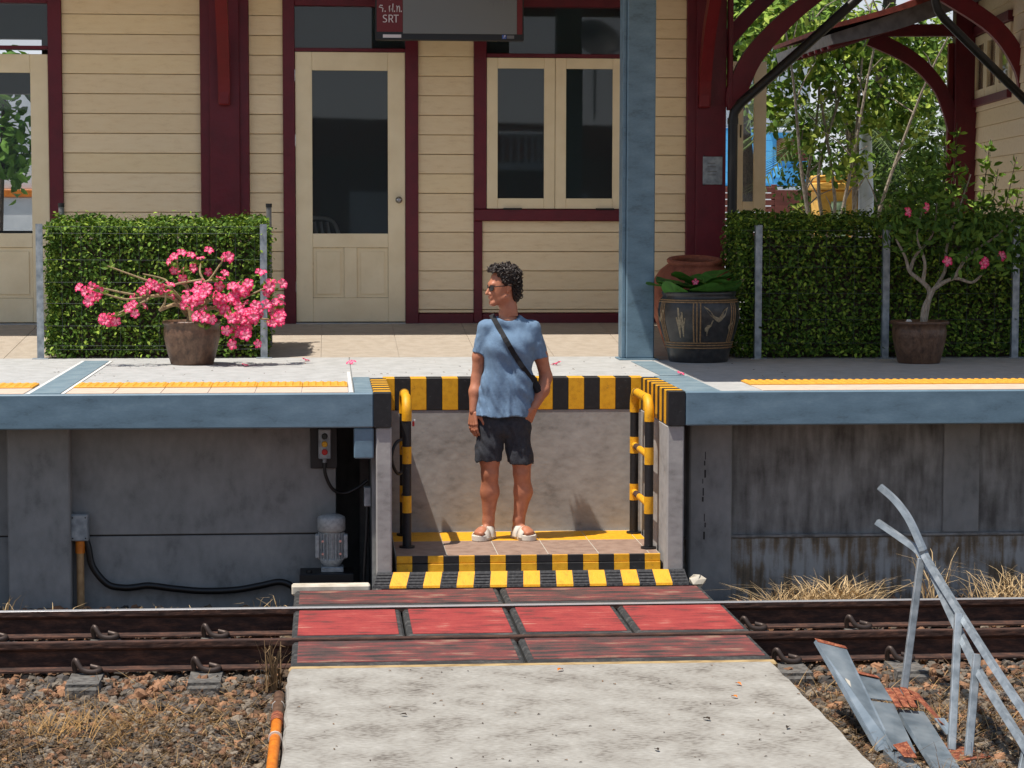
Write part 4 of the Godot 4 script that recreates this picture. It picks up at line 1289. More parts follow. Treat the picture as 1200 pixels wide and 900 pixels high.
	for k in 5:
		box(h, "cladding_board", Vector3(-3, 1.7 + k * 0.19, 0.001), Vector3(0.27, 1.885 + k * 0.19, 0.02), mats.sky_blue_wall, 0.006)
	box(h, "gable", Vector3(-3.2, 4.3, -4), Vector3(1.2, 4.36, 0.3), mats.white_wall, 0.0)
	var bf := thing("slatted_fence", "reddish brown slatted fence before the blue house", "fence", Vector3(6.3, 1.0, -17.0))
	for k in 12:
		box(bf, "slat", Vector3(-1.2, 0.42 + k * 0.095, 0), Vector3(0.18, 0.5 + k * 0.095, 0.03), mats.brown_slat, 0.004)
	box(bf, "solid_panel", Vector3(0.185, 0, -0.02), Vector3(2.4, 1.5, 0.03), mats.brown_slat, 0.004)
	for px in [-1.2, 0.18, 2.4]:
		box(bf, "post", Vector3(px - 0.04, 0, -0.06), Vector3(px + 0.04, 1.58, -0.021), mats.brown_slat, 0.004)

	# ochre pedestal with a pale green panel
	var pd := thing("ochre_pedestal", "ochre yellow stone pedestal with pale panel behind thin stems", "pedestal", Vector3(6.2, 1.0, -12.0))
	box(pd, "shaft", Vector3(-0.24, 0, -0.24), Vector3(0.24, 1.44, 0.22), mats.ochre_stone, 0.02)
	box(pd, "cornice", Vector3(-0.29, 1.441, -0.29), Vector3(0.29, 1.53, 0.27), mats.ochre_stone, 0.02)
	box(pd, "cap", Vector3(-0.26, 1.531, -0.26), Vector3(0.26, 1.62, 0.24), mats.ochre_stone, 0.02)
	box(pd, "pale_panel", Vector3(-0.09, 0.3, 0.221), Vector3(0.09, 1.3, 0.24), mats.pale_green, 0.006)
	# slender pale pole
	var po := thing("pale_pole", "slender whitish pole standing among the bush stems", "pole", Vector3(6.38, 1.0, -11.2))
	put(tube_mesh([Vector3(0, 0, 0), Vector3(0.02, 1.3, 0), Vector3(0.0, 2.2, 0)], [0.1, 0.09, 0.07], 12), "shaft", mats.white_wall, po)

	var lf := leaf_mesh(1.0, 0.5)
	var greens := [Color(0.09, 0.17, 0.025), Color(0.14, 0.23, 0.035), Color(0.22, 0.3, 0.05), Color(0.05, 0.1, 0.02)]
	# tall shrub of many thin stems
	var t := thing("garden_tree", "tall leafy shrub of many thin bare stems behind the right hedge", "tree", Vector3(5.95, 1.0, -11.0))
	var stems := [[-0.3, 0.5, -0.45, 1.2, -0.6, 2.4], [-0.22, 0.45, -0.3, 1.0, -0.15, 2.2], [-0.1, 0.3, 0.0, 0.9, -0.25, 2.5], [0.0, 0.4, 0.1, 1.1, 0.3, 2.5], [0.22, 0.4, 0.2, 1.2, 0.25, 2.6], [0.28, 0.35, 0.36, 1.3, 0.7, 2.6], [-0.05, 0.2, -0.2, 1.2, 0.05, 2.3], [0.4, 0.3, 0.55, 1.0, 0.95, 2.3]]
	var ts := tool()
	for s in stems:
		var z := rng.randf_range(-0.2, 0.25)
		var pts := smooth_path([Vector3(s[0] * 0.5, 0, z * 0.5), Vector3(s[0], s[1] + 0.4, z), Vector3(s[2], s[3] + 0.4, z * 1.4), Vector3(s[4], s[5] + 0.3, z * 2), Vector3(s[4] * 1.3, s[5] + 1.0, z * 3)], 4)
		add_tube(ts, pts, range(pts.size()).map(func(i): return 0.032 - 0.024 * i / (pts.size() - 1.0)), 7)
		for b in 5:
			var o: Vector3 = pts[7 + b * 2]
			var e := o + Vector3(rng.randf_range(-0.5, 0.5), rng.randf_range(0.2, 0.5), rng.randf_range(-0.3, 0.3))
			add_tube(ts, [o, (o + e) / 2 + Vector3(0, 0.04, 0), e], [0.012, 0.008, 0.004], 5)
	put(done(ts), "trunk", mats.bark, t)
	var lumps := [[Vector3(-0.7, 2.45, 0), Vector3(0.45, 0.4, 0.5)], [Vector3(-0.2, 2.85, 0.1), Vector3(0.5, 0.45, 0.5)], [Vector3(0.35, 2.5, 0), Vector3(0.55, 0.5, 0.5)], [Vector3(0.9, 2.4, -0.1), Vector3(0.45, 0.5, 0.5)], [Vector3(0.2, 3.2, 0), Vector3(0.9, 0.45, 0.5)], [Vector3(-0.75, 3.3, 0.2), Vector3(0.6, 0.4, 0.5)], [Vector3(0.15, 1.75, 0.2), Vector3(0.35, 0.25, 0.3)], [Vector3(-0.35, 2.05, 0.1), Vector3(0.3, 0.25, 0.3)], [Vector3(1.1, 3.1, 0), Vector3(0.6, 0.5, 0.5)]]
	crown(t, "crown", lf, lumps, 4300, [0.07, 0.15], [Color(0.16, 0.27, 0.035), Color(0.25, 0.36, 0.05), Color(0.09, 0.17, 0.025), Color(0.34, 0.42, 0.07)])
	# palm
	var pm := thing("palm_tree", "drooping palm with dark feathery fronds behind the stems", "palm", Vector3(6.6, 1.0, -12.6))
	put(tube_mesh(smooth_path([Vector3(0, 0, 0), Vector3(0.05, 1.0, 0), Vector3(-0.05, 2.3, 0)], 4), 0.09, 10), "trunk", mats.dark_bark, pm)
	for k in 15:
		var yaw := TAU * k / 15 + rng.randf_range(-0.2, 0.2)
		var dir := Vector3(cos(yaw), 0, sin(yaw))
		var rise := rng.randf_range(-0.1, 0.6)
		var long := rng.randf_range(1.1, 1.6)
		var pts := []
		for i in 9:
			var q := i / 8.0
			pts.append(Vector3(-0.05, 2.3, 0) + dir * long * q + Vector3(0, rise * q * 1.6 - 0.95 * q * q, 0))
		var fs := tool()
		add_tube(fs, pts, [0.018, 0.017, 0.015, 0.013, 0.011, 0.009, 0.007, 0.005, 0.003], 5)
		for i in 26:
			var q := 0.12 + 0.88 * i / 26.0
			var o: Vector3 = pts[int(q * 8)].lerp(pts[mini(int(q * 8) + 1, 8)], q * 8 - int(q * 8))
			for sd in [-1, 1]:
				var side: Vector3 = dir.cross(Vector3.UP) * sd
				var tip: Vector3 = o + (side * 0.8 + dir * 0.5 + Vector3(0, -0.45, 0)) * rng.randf_range(0.28, 0.4)
				var wd := dir * 0.016
				tri(fs, o - wd, o + wd, tip)
		put(done(fs), "frond", mats.leaf_green, pm)
	# dark bushes and bright bush
	var bushes := [[Vector3(7.5, 1.0, -13.0), "dark dense bush filling the gap beside the annex post", 1.0, 2400, [Color(0.06, 0.12, 0.02), Color(0.09, 0.15, 0.025), Color(0.12, 0.19, 0.03)]], [Vector3(6.05, 1.0, -13.5), "yellow-green bush glowing before the brown fence", 0.62, 1300, [Color(0.16, 0.2, 0.03), Color(0.22, 0.25, 0.04), Color(0.1, 0.15, 0.025)]], [Vector3(8.9, 1.0, -12.0), "dark green bush tucked behind the annex wall", 1.1, 1200, [Color(0.05, 0.1, 0.02), Color(0.08, 0.14, 0.025)]], [Vector3(7.0, 1.0, -15.0), "wide green bush closing the view behind the ochre pedestal", 1.35, 3000, [Color(0.06, 0.12, 0.02), Color(0.1, 0.17, 0.03), Color(0.15, 0.22, 0.04)]], [Vector3(8.2, 1.0, -15.5), "round green bush between the pedestal and the annex post", 1.5, 3000, [Color(0.06, 0.12, 0.02), Color(0.1, 0.17, 0.03)]]]
	for b in bushes:
		var bo := thing("garden_bush", b[1], "bush", b[0], 0, "bushes behind the hedge")
		var k: float = b[2]
		var bs := tool()
		for i in 6:
			var e := Vector3(rng.randf_range(-0.5, 0.5), rng.randf_range(0.8, 1.7), rng.randf_range(-0.3, 0.3)) * k
			add_tube(bs, [Vector3(0, 0, 0), e * 0.5 + Vector3(0.04, 0, 0), e], [0.03, 0.018, 0.006], 6)
		put(done(bs), "trunk", mats.dark_bark, bo)
		crown(bo, "crown", lf, [[Vector3(0, 0.8, 0) * k, Vector3(0.6, 0.8, 0.5) * k], [Vector3(0.4, 1.4, 0) * k, Vector3(0.5, 0.6, 0.5) * k], [Vector3(-0.35, 1.3, 0.1) * k, Vector3(0.4, 0.45, 0.4) * k], [Vector3(0.1, 1.75, 0) * k, Vector3(0.4, 0.4, 0.4) * k]], b[3], [0.06, 0.13], b[4])
	# larger trees close the view behind
	for tr in [[Vector3(8.6, 1.0, -19.0), "tall green tree rising behind the annex eave", 1.0], [Vector3(5.6, 1.0, -15.0), "broad green tree whose crown hangs over the brown fence", 0.8]]:
		var bt := thing("background_tree", tr[1], "tree", tr[0], 0, "trees behind the station")
		var k: float = tr[2]
		put(tube_mesh(smooth_path([Vector3(0, 0, 0), Vector3(0.1, 1.5, 0), Vector3(-0.05, 3.2, 0), Vector3(0.1, 4.8, 0)], 4), 0.1, 10), "trunk", mats.dark_bark, bt)
		var lm := []
		for i in 9:
			lm.append([Vector3(rng.randf_range(-1.3, 1.3), rng.randf_range(2.6 if k >= 1.0 else 4.0, 5.6), rng.randf_range(-0.7, 0.7)) * k, Vector3(0.75, 0.6, 0.7) * k * rng.randf_range(0.7, 1.2)])
		crown(bt, "crown", lf, lm, 5200, [0.1, 0.2], greens)
	# pink blossom in the gap beside the pillar
	var pf := thing("pink_blossom_shrub", "pink blossom showing in the slit between black pipe and right hedge", "shrub", Vector3(3.42, 1.05, -4.75))
	put(tube_mesh([Vector3(0, 0, 0), Vector3(0.02, 0.6, 0), Vector3(-0.02, 1.1, 0)], 0.012, 6), "stem", mats.bark, pf)
	var fp := []
	var ft := []
	for i in 150:
		fp.append(Transform3D(spin(rng.randf() * TAU, rng.randf_range(-1, 1), 0, rng.randf_range(0.03, 0.05)), Vector3(rng.randf_range(-0.05, 0.09), rng.randf_range(0.5, 1.12), rng.randf_range(-0.06, 0.06))))
		ft.append(Color(0.65, 0.1, 0.3) * rng.randf_range(0.7, 1.2))
	scatter("blossom", leaf_mesh(1, 0.9), mats.petal, fp, ft, pf)
	# greenery beyond the waiting room's rear opening
	var yb := thing("courtyard_shrub", "sunlit shrub seen through the glass of the far left door", "shrub", Vector3(-4.0, 1.0, -12.5))
	put(tube_mesh([Vector3(0, 0, 0), Vector3(0.05, 1.4, 0), Vector3(0.1, 2.6, 0)], 0.03, 6), "stem", mats.dark_bark, yb)
	crown(yb, "crown", lf, [[Vector3(0.15, 1.9, 0), Vector3(0.35, 0.6, 0.4)], [Vector3(0.1, 2.8, 0), Vector3(0.5, 0.4, 0.4)]], 500, [0.12, 0.24], [Color(0.1, 0.22, 0.03), Color(0.15, 0.3, 0.05)])
	var yw := thing("courtyard_wall", "pale wall with an orange cap seen through the far left door", "wall", Vector3(-4.3, 1.0, -14.5))
	box(yw, "masonry", Vector3(-3, 0, -0.1), Vector3(3, 1.35, 0.1), mats.white_wall, 0.01)
	box(yw, "cap", Vector3(-3, 1.351, -0.14), Vector3(3, 1.45, 0.14), mats.orange_pipe, 0.01)
	box(yw, "upper_band", Vector3(-3, 1.451, -0.1), Vector3(3, 3.2, 0.05), mats.white_wall, 0.01)


# ---------------------------------------------------------------- hedges
func hedge_leaves(parent: Node, lo: Vector3, hi: Vector3, per_m2: float, greens: Array):
	var places := []
	var tints := []
	var size := hi - lo
	var n := FastNoiseLite.new()
	n.seed = int(lo.x * 100)
	n.frequency = 2.0
	# faces: [origin, u, v, normal]
	var faces := [[Vector3(lo.x, lo.y, hi.z), Vector3(size.x, 0, 0), Vector3(0, size.y, 0), Vector3(0, 0, 1), greens, 1.0], [Vector3(lo.x, hi.y, lo.z), Vector3(size.x, 0, 0), Vector3(0, 0, size.z), Vector3(0, 1, 0), greens, 1.1], [lo, Vector3(0, size.y, 0), Vector3(0, 0, size.z), Vector3(-1, 0, 0), greens, 0.8], [Vector3(hi.x, lo.y, lo.z), Vector3(0, size.y, 0), Vector3(0, 0, size.z), Vector3(1, 0, 0), greens, 0.8], [lo, Vector3(size.x, 0, 0), Vector3(0, size.y, 0), Vector3(0, 0, -1), greens, 0.3]]
	for f in faces:
		var nn: Vector3 = f[3]
		var count := int(f[1].length() * f[2].length() * per_m2 * float(f[5]))
		for i in count:
			var p: Vector3 = f[0] + f[1] * rng.randf() + f[2] * rng.randf()
			var deep := pow(rng.randf(), 1.6) * 0.13
			var bulge := n.get_noise_3dv(p) * 0.03
			p += nn * (0.012 + bulge * 1.5 - deep + (rng.randf() * 0.05 if rng.randf() < 0.05 else 0.0))
			var dir := (nn * rng.randf_range(0.2, 0.9) + Vector3(-0.1, 0.55, 0) + Vector3(rng.randfn(), rng.randfn(), rng.randfn()) * 0.5).normalized()
			var b := Basis.looking_at(-dir, Vector3(0.05, 1, 0.1)) * Basis(Vector3(0, 0, 1), rng.randf() * TAU) * Basis(Vector3(1, 0, 0), rng.randf_range(-0.5, 0.3))
			places.append(Transform3D(b.scaled_local(Vector3.ONE * rng.randf_range(0.026, 0.046)), p + Vector3(0, clampf(hi.z - p.z, 0, 1) * 0.1 if nn.y > 0 else 0.0, 0)))
			var set_: Array = f[4]
			var c: Color = set_[rng.randi() % set_.size()] * rng.randf_range(0.65, 1.3)
			c.a = 1
			tints.append(c)
	scatter("foliage", leaf_mesh(1.0, 0.55, 0.3, 0.12), mats.leaf, places, tints, parent)


func wire_grid(parent: Node, x0: float, x1: float, ys: Array, z: float, dx: float):
	var st := tool()
	for y in ys:
		add_tube(st, [Vector3(x0, y, z), Vector3((x0 + x1) / 2, y - 0.004, z), Vector3(x1, y, z)], [0.0013, 0.0013, 0.0013], 5)
	var x := x0 + dx
	while x < x1:
		add_tube(st, [Vector3(x, ys[0], z - 0.004), Vector3(x, ys[-1], z - 0.004)], [0.0011, 0.0011], 5)
		x += dx
	put(done(st), "wire_mesh", mats.fence_wire, parent)


func angle_post(parent: Node, at: Vector3, tall: float, m: Material):
	var o := PackedVector2Array([Vector2(-0.026, 0.0), Vector2(0.026, 0.0), Vector2(0.026, -0.006), Vector2(-0.02, -0.006), Vector2(-0.02, -0.05), Vector2(-0.026, -0.05)])
	var p := put(prism_mesh(o, tall, Transform3D(Basis(Vector3(1, 0, 0), Vector3(0, 0, 1), Vector3(0, 1, 0)), Vector3(0, tall / 2, 0))), "post", m, parent, at)
	box(p, "foot_plate", Vector3(-0.06, 0, -0.05), Vector3(0.06, 0.006, 0.04), m, 0.001)


func _hedges():
	var ys := [0.07, 0.1, 0.25, 0.42, 0.58, 0.75, 0.95, 1.0]
	# one kind of shrub: mature leaves with pale young shoots among them
	var green := [Color(0.065, 0.13, 0.02), Color(0.10, 0.18, 0.026), Color(0.05, 0.10, 0.016), Color(0.15, 0.25, 0.032), Color(0.27, 0.37, 0.05)]
	var h := thing("clipped_hedge", "sunlit box-shaped clipped hedge in a wire frame behind the pink flowers", "hedge", Vector3(-1.305, DECK, -2.2), 0, "clipped hedges on the platform")
	box(h, "branches", Vector3(-0.74, 0.0, -0.6), Vector3(0.74, 0.9, -0.12), mats.dark_bark, 0.03)  # solid dark core, added to stop light showing through the leaves
	hedge_leaves(h, Vector3(-0.825, 0.02, -0.72), Vector3(0.825, 1.0, -0.01), 5400, green)
	wire_grid(h, -0.85, 0.82, ys, 0.02, 0.145)
	for x in [-0.868, 0.812]:
		angle_post(h, Vector3(x, 0, 0.035), 1.02, mats.zinc)
	for x in [-0.79, 0.835]:
		put(tube_mesh([Vector3(x, 0, -0.72), Vector3(x, 1.15, -0.72)], 0.022, 8), "post", mats.eave_grey, h)
		put(tube_mesh([Vector3(x, 1.15, -0.72), Vector3(x, 1.18, -0.72)], 0.026, 8), "post_cap", mats.black_metal, h)
	var h2 := thing("clipped_hedge", "long shaded clipped hedge with two galvanised posts on the right", "hedge", Vector3(4.75, DECK, -1.9), 0, "clipped hedges on the platform")
	box(h2, "branches", Vector3(-1.5, 0.0, -0.5), Vector3(1.5, 0.92, -0.13), mats.dark_bark, 0.03)  # dark filler box again, blocks light through this foliage
	hedge_leaves(h2, Vector3(-1.64, 0.02, -0.6), Vector3(1.6, 1.05, -0.01), 5400, green)
	wire_grid(h2, -1.62, 1.6, [0.12, 0.3, 0.5, 0.7, 0.86, 0.98], 0.02, 0.22)
	for x in [-1.487, -0.497, 0.52, 1.5]:
		angle_post(h2, Vector3(x, 0, 0.035), 1.02, mats.zinc)


# ---------------------------------------------------------------- pots and potted plants
func flower_mesh() -> ArrayMesh:
	var st := tool()
	var deep := Color(0.78, 0.03, 0.13)
	var mid := Color(0.88, 0.09, 0.24)
	var pale := Color(0.92, 0.38, 0.48)
	for k in 5:
		var b := Basis(Vector3(0, 0, 1), TAU * k / 5)
		var p := [Vector3(0, 0, -0.25), Vector3(-0.14, 0.22, 0.0), Vector3(0.14, 0.22, 0.0), Vector3(-0.22, 0.40, 0.05), Vector3(0.22, 0.40, 0.05), Vector3(-0.06, 0.56, -0.08), Vector3(0.08, 0.54, -0.08), Vector3(0, 0.25, -0.05), Vector3(0, 0.42, -0.03)]
		var cols := [pale, mid, mid, deep, deep, deep, deep, pale, mid]
		for t in [[0, 2, 7], [0, 7, 1], [7, 2, 4], [7, 4, 8], [1, 7, 8], [1, 8, 3], [3, 8, 5], [5, 8, 6], [6, 8, 4]]:
			for i in [t[0], t[2], t[1]]:
				st.set_color(cols[i])
				st.add_vertex(b * p[i])
	return done(st)


func pot_profile(r0: float, r1: float, rim: float, tall: float) -> Array:
	return [Vector2(0, 0.002), Vector2(r0, 0.0), Vector2(r0 + 0.006, 0.01), Vector2(lerpf(r0, r1, 0.62), tall * 0.3), Vector2(lerpf(r0, r1, 1.08), tall * 0.62), Vector2(r1 * 1.03, tall * 0.78), Vector2(r1 * 0.985, tall * 0.9), Vector2(rim, tall * 0.925), Vector2(rim + 0.006, tall * 0.96), Vector2(rim, tall), Vector2(rim - 0.02, tall), Vector2(r1 - 0.03, tall * 0.9), Vector2(r1 - 0.035, tall * 0.86), Vector2(0, tall * 0.86)]


func _pots():
	var bloom := flower_mesh()
	var lf := leaf_mesh(1.0, 0.4)
	# desert rose
	var d := thing("desert_rose", "pink flowering desert rose in a brown clay pot before the left hedge", "potted plant", Vector3(-0.997, DECK, -1.5))
	put(lathe_mesh(pot_profile(0.15, 0.2, 0.21, 0.32), 36), "pot", mats.clay_brown, d)
	put(lathe_mesh([Vector2(0.19, 0.285), Vector2(0.1, 0.292), Vector2(0, 0.295)], 20), "soil", mats.soil, d)
	var ends := [[-0.70, 0.575, 0.1], [-0.655, 0.54, 0.18], [-0.59, 0.35, 0.2], [-0.53, 0.37, 0.25], [-0.39, 0.44, 0.2], [-0.26, 0.60, 0.12], [-0.36, 0.53, 0.1], [-0.17, 0.54, 0.2], [-0.1, 0.755, 0.0], [-0.05, 0.7, 0.1], [0.25, 0.79, 0.05], [0.2, 0.62, 0.1], [0.07, 0.745, -0.05],
		[0.11, 0.545, 0.2], [0.05, 0.44, 0.25], [0.15, 0.375, 0.3], [0.26, 0.44, 0.25], [0.33, 0.5, 0.15], [0.42, 0.58, 0.1], [0.48, 0.42, 0.15], [0.57, 0.575, 0.0], [0.62, 0.42, 0.05], [0.6, 0.33, 0.1], [0.36, 0.235, 0.25], [0.39, 0.31, 0.2], [0.29, 0.35, 0.3], [0.44, 0.36, 0.2], [0.0, 0.5, 0.2], [0.2, 0.5, 0.25]]
	var bs := tool()
	add_tube(bs, smooth_path([Vector3(0, 0.27, 0), Vector3(0.01, 0.34, 0.0), Vector3(-0.01, 0.42, 0.01)], 4), range(9).map(func(i): return 0.06 - 0.0035 * i), 10)
	var limbs := [Vector3(-0.3, 0.5, 0.08), Vector3(-0.22, 0.4, 0.14), Vector3(-0.08, 0.6, 0.02), Vector3(0.1, 0.6, 0.05), Vector3(0.2, 0.46, 0.12), Vector3(0.26, 0.36, 0.18)]
	for l in limbs:
		var pts := smooth_path([Vector3(l.x * 0.1, 0.36, 0), l * 0.55 + Vector3(0.02, 0.22, 0.01), l], 5)
		add_tube(bs, pts, range(pts.size()).map(func(i): return 0.02 - 0.009 * i / (pts.size() - 1.0)), 8)
	for e in ends:
		var tip := Vector3(e[0], e[1], e[2])
		var root: Vector3 = limbs[0]
		for l in limbs:
			if l.distance_to(tip) < root.distance_to(tip):
				root = l
		var m1 := root.lerp(tip, 0.4) + Vector3(rng.randf_range(-0.03, 0.03), rng.randf_range(-0.05, 0.02), rng.randf_range(-0.03, 0.03))
		var pts := smooth_path([root, m1, tip], 5)
		add_tube(bs, pts, range(pts.size()).map(func(i): return 0.0105 - 0.005 * i / (pts.size() - 1.0)), 7)
	for e in [[-0.60, 0.72, 0.05], [-0.35, 0.66, 0.0], [0.1, 0.62, 0.2]]:
		var pts := smooth_path([Vector3(-0.02, 0.4, 0), Vector3(-0.15, 0.56, 0.05), Vector3(e[0] * 0.55, 0.62, e[2]), Vector3(e[0], e[1], e[2])], 4)
		add_tube(bs, pts, range(pts.size()).map(func(i): return 0.012 - 0.007 * i / (pts.size() - 1.0)), 7)
	put(done(bs), "branches", mats.pale_bark, d)
	for i in ends.size():
		var e = ends[i]
		var n := (3 + rng.randi() % 2) if i < 13 else (6 + rng.randi() % 3)
		for k in n:
			var o := Vector3(rng.randfn(), rng.randfn(), rng.randfn()) * 0.04
			var b := Basis.looking_at(-(o.normalized() * 0.8 + Vector3(0, 0.5, 0.8)), Vector3(0, 1, 0.01)) * Basis(Vector3(0, 0, 1), rng.randf() * TAU)
			var f := put(bloom, "flower", mats.petal, d)
			f.transform = Transform3D(b.scaled_local(Vector3.ONE * rng.randf_range(0.062, 0.085)), Vector3(e[0], e[1], e[2]) + o)
	var lp := []
	var lt := []
	for e in ends + [[-0.60, 0.72, 0.05], [-0.16, 0.74, 0.0], [0.0, 0.62, 0.1], [0.3, 0.56, 0.1], [0.1, 0.28, 0.2]]:
		for k in 7:
			var dir := Vector3(rng.randfn() * 0.8, rng.randf_range(-0.1, 1.0), rng.randfn() * 0.8).normalized()
			var b := Basis.looking_at(Vector3(rng.randfn(), rng.randfn(), rng.randfn()).cross(dir).normalized(), dir)
			lp.append(Transform3D(b.scaled_local(Vector3.ONE * rng.randf_range(0.04, 0.075)), Vector3(e[0], e[1], e[2]) * 0.97 + dir * 0.01))
			lt.append([Color(0.16, 0.25, 0.04), Color(0.22, 0.30, 0.05), Color(0.09, 0.17, 0.03)][rng.randi() % 3])
	scatter("leaves", lf, mats.leaf, lp, lt, d)

	# plain terracotta jar
	var t := thing("terracotta_jar", "big plain terracotta jar with a rolled rim behind the decorated jar", "jar", Vector3(2.845, DECK + 0.02, -2.4))
	t.rotation.x = 0.12
	put(lathe_mesh([Vector2(0, 0), Vector2(0.2, 0.0), Vector2(0.27, 0.18), Vector2(0.335, 0.36), Vector2(0.345, 0.46), Vector2(0.33, 0.55), Vector2(0.27, 0.645), Vector2(0.215, 0.69), Vector2(0.2, 0.7), Vector2(0.215, 0.71), Vector2(0.218, 0.73), Vector2(0.205, 0.742), Vector2(0.182, 0.74), Vector2(0.172, 0.72), Vector2(0.18, 0.68), Vector2(0.25, 0.6), Vector2(0.3, 0.45), Vector2(0.15, 0.05), Vector2(0, 0.04)], 40), "jar_body", mats.terracotta, t)

	# decorated jar with lotus leaves
	var j := thing("lotus_jar", "dark glazed jar decorated with cranes and rope bands, holding lotus leaves", "jar", Vector3(2.762, DECK, -1.62))
	var prof := [Vector2(0, 0), Vector2(0.215, 0.0), Vector2(0.222, 0.012), Vector2(0.232, 0.06), Vector2(0.25, 0.13), Vector2(0.278, 0.22), Vector2(0.3, 0.31), Vector2(0.305, 0.38), Vector2(0.298, 0.44), Vector2(0.28, 0.475), Vector2(0.268, 0.49), Vector2(0.276, 0.505), Vector2(0.28, 0.52), Vector2(0.27, 0.53), Vector2(0.25, 0.528), Vector2(0.245, 0.49), Vector2(0, 0.485)]
	put(lathe_mesh(prof, 48), "jar_body", mats.glaze, j)
	var radius := func(y: float) -> float:
		for i in range(1, 10):
			if y <= prof[i + 1].y:
				return lerpf(prof[i].x, prof[i + 1].x, (y - prof[i].y) / maxf(prof[i + 1].y - prof[i].y, 1e-4))
		return 0.28
	var bands := tool()
	for y in [0.112, 0.132, 0.15, 0.452, 0.466]:
		var r: float = radius.call(y)
		var ring := []
		for k in 49:
			ring.append(Vector3(cos(TAU * k / 48) * r, y, sin(TAU * k / 48) * r))
		add_tube(bands, ring, range(49).map(func(_i): return 0.006), 6, false)
	for a0 in range(0, 360, 60):
		for da in [-5.0, 0.0, 5.0]:
			var line := []
			for k in 9:
				var y := 0.155 + 0.295 * k / 8.0
				var a := deg_to_rad(a0 + 102 + da)
				var r: float = radius.call(y)
				line.append(Vector3(cos(a) * r, y, sin(a) * r))
			add_tube(bands, line, range(9).map(func(_i): return 0.006), 6)
	put(done(bands), "rope_bands", mats.jar_tan, j)
	# cranes and reeds in low relief; u along the girth from the front, v upwards
	var flying := [[0.0, 0.0], [-0.03, 0.012], [-0.07, 0.06], [-0.1, 0.075], [-0.06, 0.018], [-0.02, -0.018], [0.0, -0.03], [0.02, -0.02], [0.05, 0.01], [0.075, 0.07], [0.04, 0.05], [0.015, 0.015]]
	var wading := [[0.0, 0.0], [0.012, 0.03], [0.03, 0.045], [0.034, 0.075], [0.042, 0.08], [0.036, 0.09], [0.026, 0.078], [0.02, 0.055], [-0.005, 0.05], [-0.025, 0.025], [-0.022, 0.005], [-0.008, 0.0], [-0.006, -0.03], [-0.002, -0.03], [-0.002, 0.0]]
	var reed := [[0.0, -0.07], [0.008, 0.0], [0.02, 0.06], [0.012, 0.062], [0.006, 0.03], [0.0, 0.1], [-0.012, 0.102], [-0.006, 0.03], [-0.014, 0.05], [-0.02, 0.045], [-0.01, -0.01], [-0.006, -0.07]]
	for m in [[flying, 0.1, 0.34, 1.15], [wading, 0.02, 0.235, 1.0], [wading, 0.22, 0.25, 0.9], [reed, -0.2, 0.28, 1.3], [reed, -0.17, 0.27, 1.1], [flying, -0.42, 0.33, 1.0], [flying, 0.42, 0.33, 1.0]]:
		var out := PackedVector2Array()
		for p in m[0]:
			out.append(Vector2(p[0], p[1]) * float(m[3]) + Vector2(m[1], m[2]))
		var idx := Geometry2D.triangulate_polygon(out)
		var st := tool()
		for i in range(0, idx.size(), 3):
			var q := []
			for e in 3:
				var v := out[idx[i + e]]
				var r: float = radius.call(v.y) + 0.004
				var a := v.x / 0.3
				q.append(Vector3(sin(a) * r, v.y, cos(a) * r))
			tri_out(st, q[0], q[1], q[2], Vector3(0, 0.25, 0))
		put(done(st), "crane_relief" if m[0] != reed else "reed_relief", mats.jar_motif, j)
	for k in 16:
		var a := TAU * k / 16 + rng.randf_range(-0.2, 0.2)
		var r := rng.randf_range(0.08, 0.32)
		var size := rng.randf_range(0.1, 0.15)
		var st := tool(1)
		var o := Vector3.ZERO
		for i in 14:
			var a0 := 0.15 + (TAU - 0.3) * i / 14
			var a1 := 0.15 + (TAU - 0.3) * (i + 1) / 14
			var e0 := Vector3(cos(a0), 0.10 + 0.08 * sin(a0 * 3 + k), sin(a0)) * size
			var e1 := Vector3(cos(a1), 0.10 + 0.08 * sin(a1 * 3 + k), sin(a1)) * size
			st.set_color(Color(0.05, 0.15, 0.025) * rng.randf_range(0.9, 1.3))
			quad(st, e1 * 0.5 + Vector3(0, size * 0.01, 0), e0 * 0.5 + Vector3(0, size * 0.01, 0), e0, e1)
			tri(st, o, e1 * 0.5, e0 * 0.5)
		var tilt := rng.randf_range(0.1, 0.75)
		var l := put(done(st), "lotus_leaf", mats.leaf, j)
		l.transform = Transform3D(Basis(Vector3(sin(a), 0, -cos(a)), -tilt), Vector3(cos(a) * r, 0.545 + rng.randf_range(0.0, 0.07) - (0.03 if r > 0.24 else 0.0), sin(a) * r))
	var bud := put(bloom, "lotus_flower", mats.petal, j, Vector3(-0.06, 0.6, 0.2))
	bud.scale = Vector3.ONE * 0.05

	# potted shrub on the right
	var p := thing("potted_shrub", "small crooked flowering tree in a brown pot with wavy rim, at right", "potted plant", Vector3(4.375, DECK, -1.35))
	var ps := tool(1)
	add_lathe(ps, pot_profile(0.15, 0.195, 0.212, 0.315), 44, Vector3.ZERO, 0.006, 6)
	put(done(ps), "pot", mats.clay_brown, p)
	put(lathe_mesh([Vector2(0.185, 0.28), Vector2(0.1, 0.288), Vector2(0, 0.29)], 20), "soil", mats.soil, p)
	put(rock_mesh(9), "pebble", mats.white_plastic, p, Vector3(-0.11, 0.31, 0.1)).scale = Vector3.ONE * 0.06
	var trunk := tool()
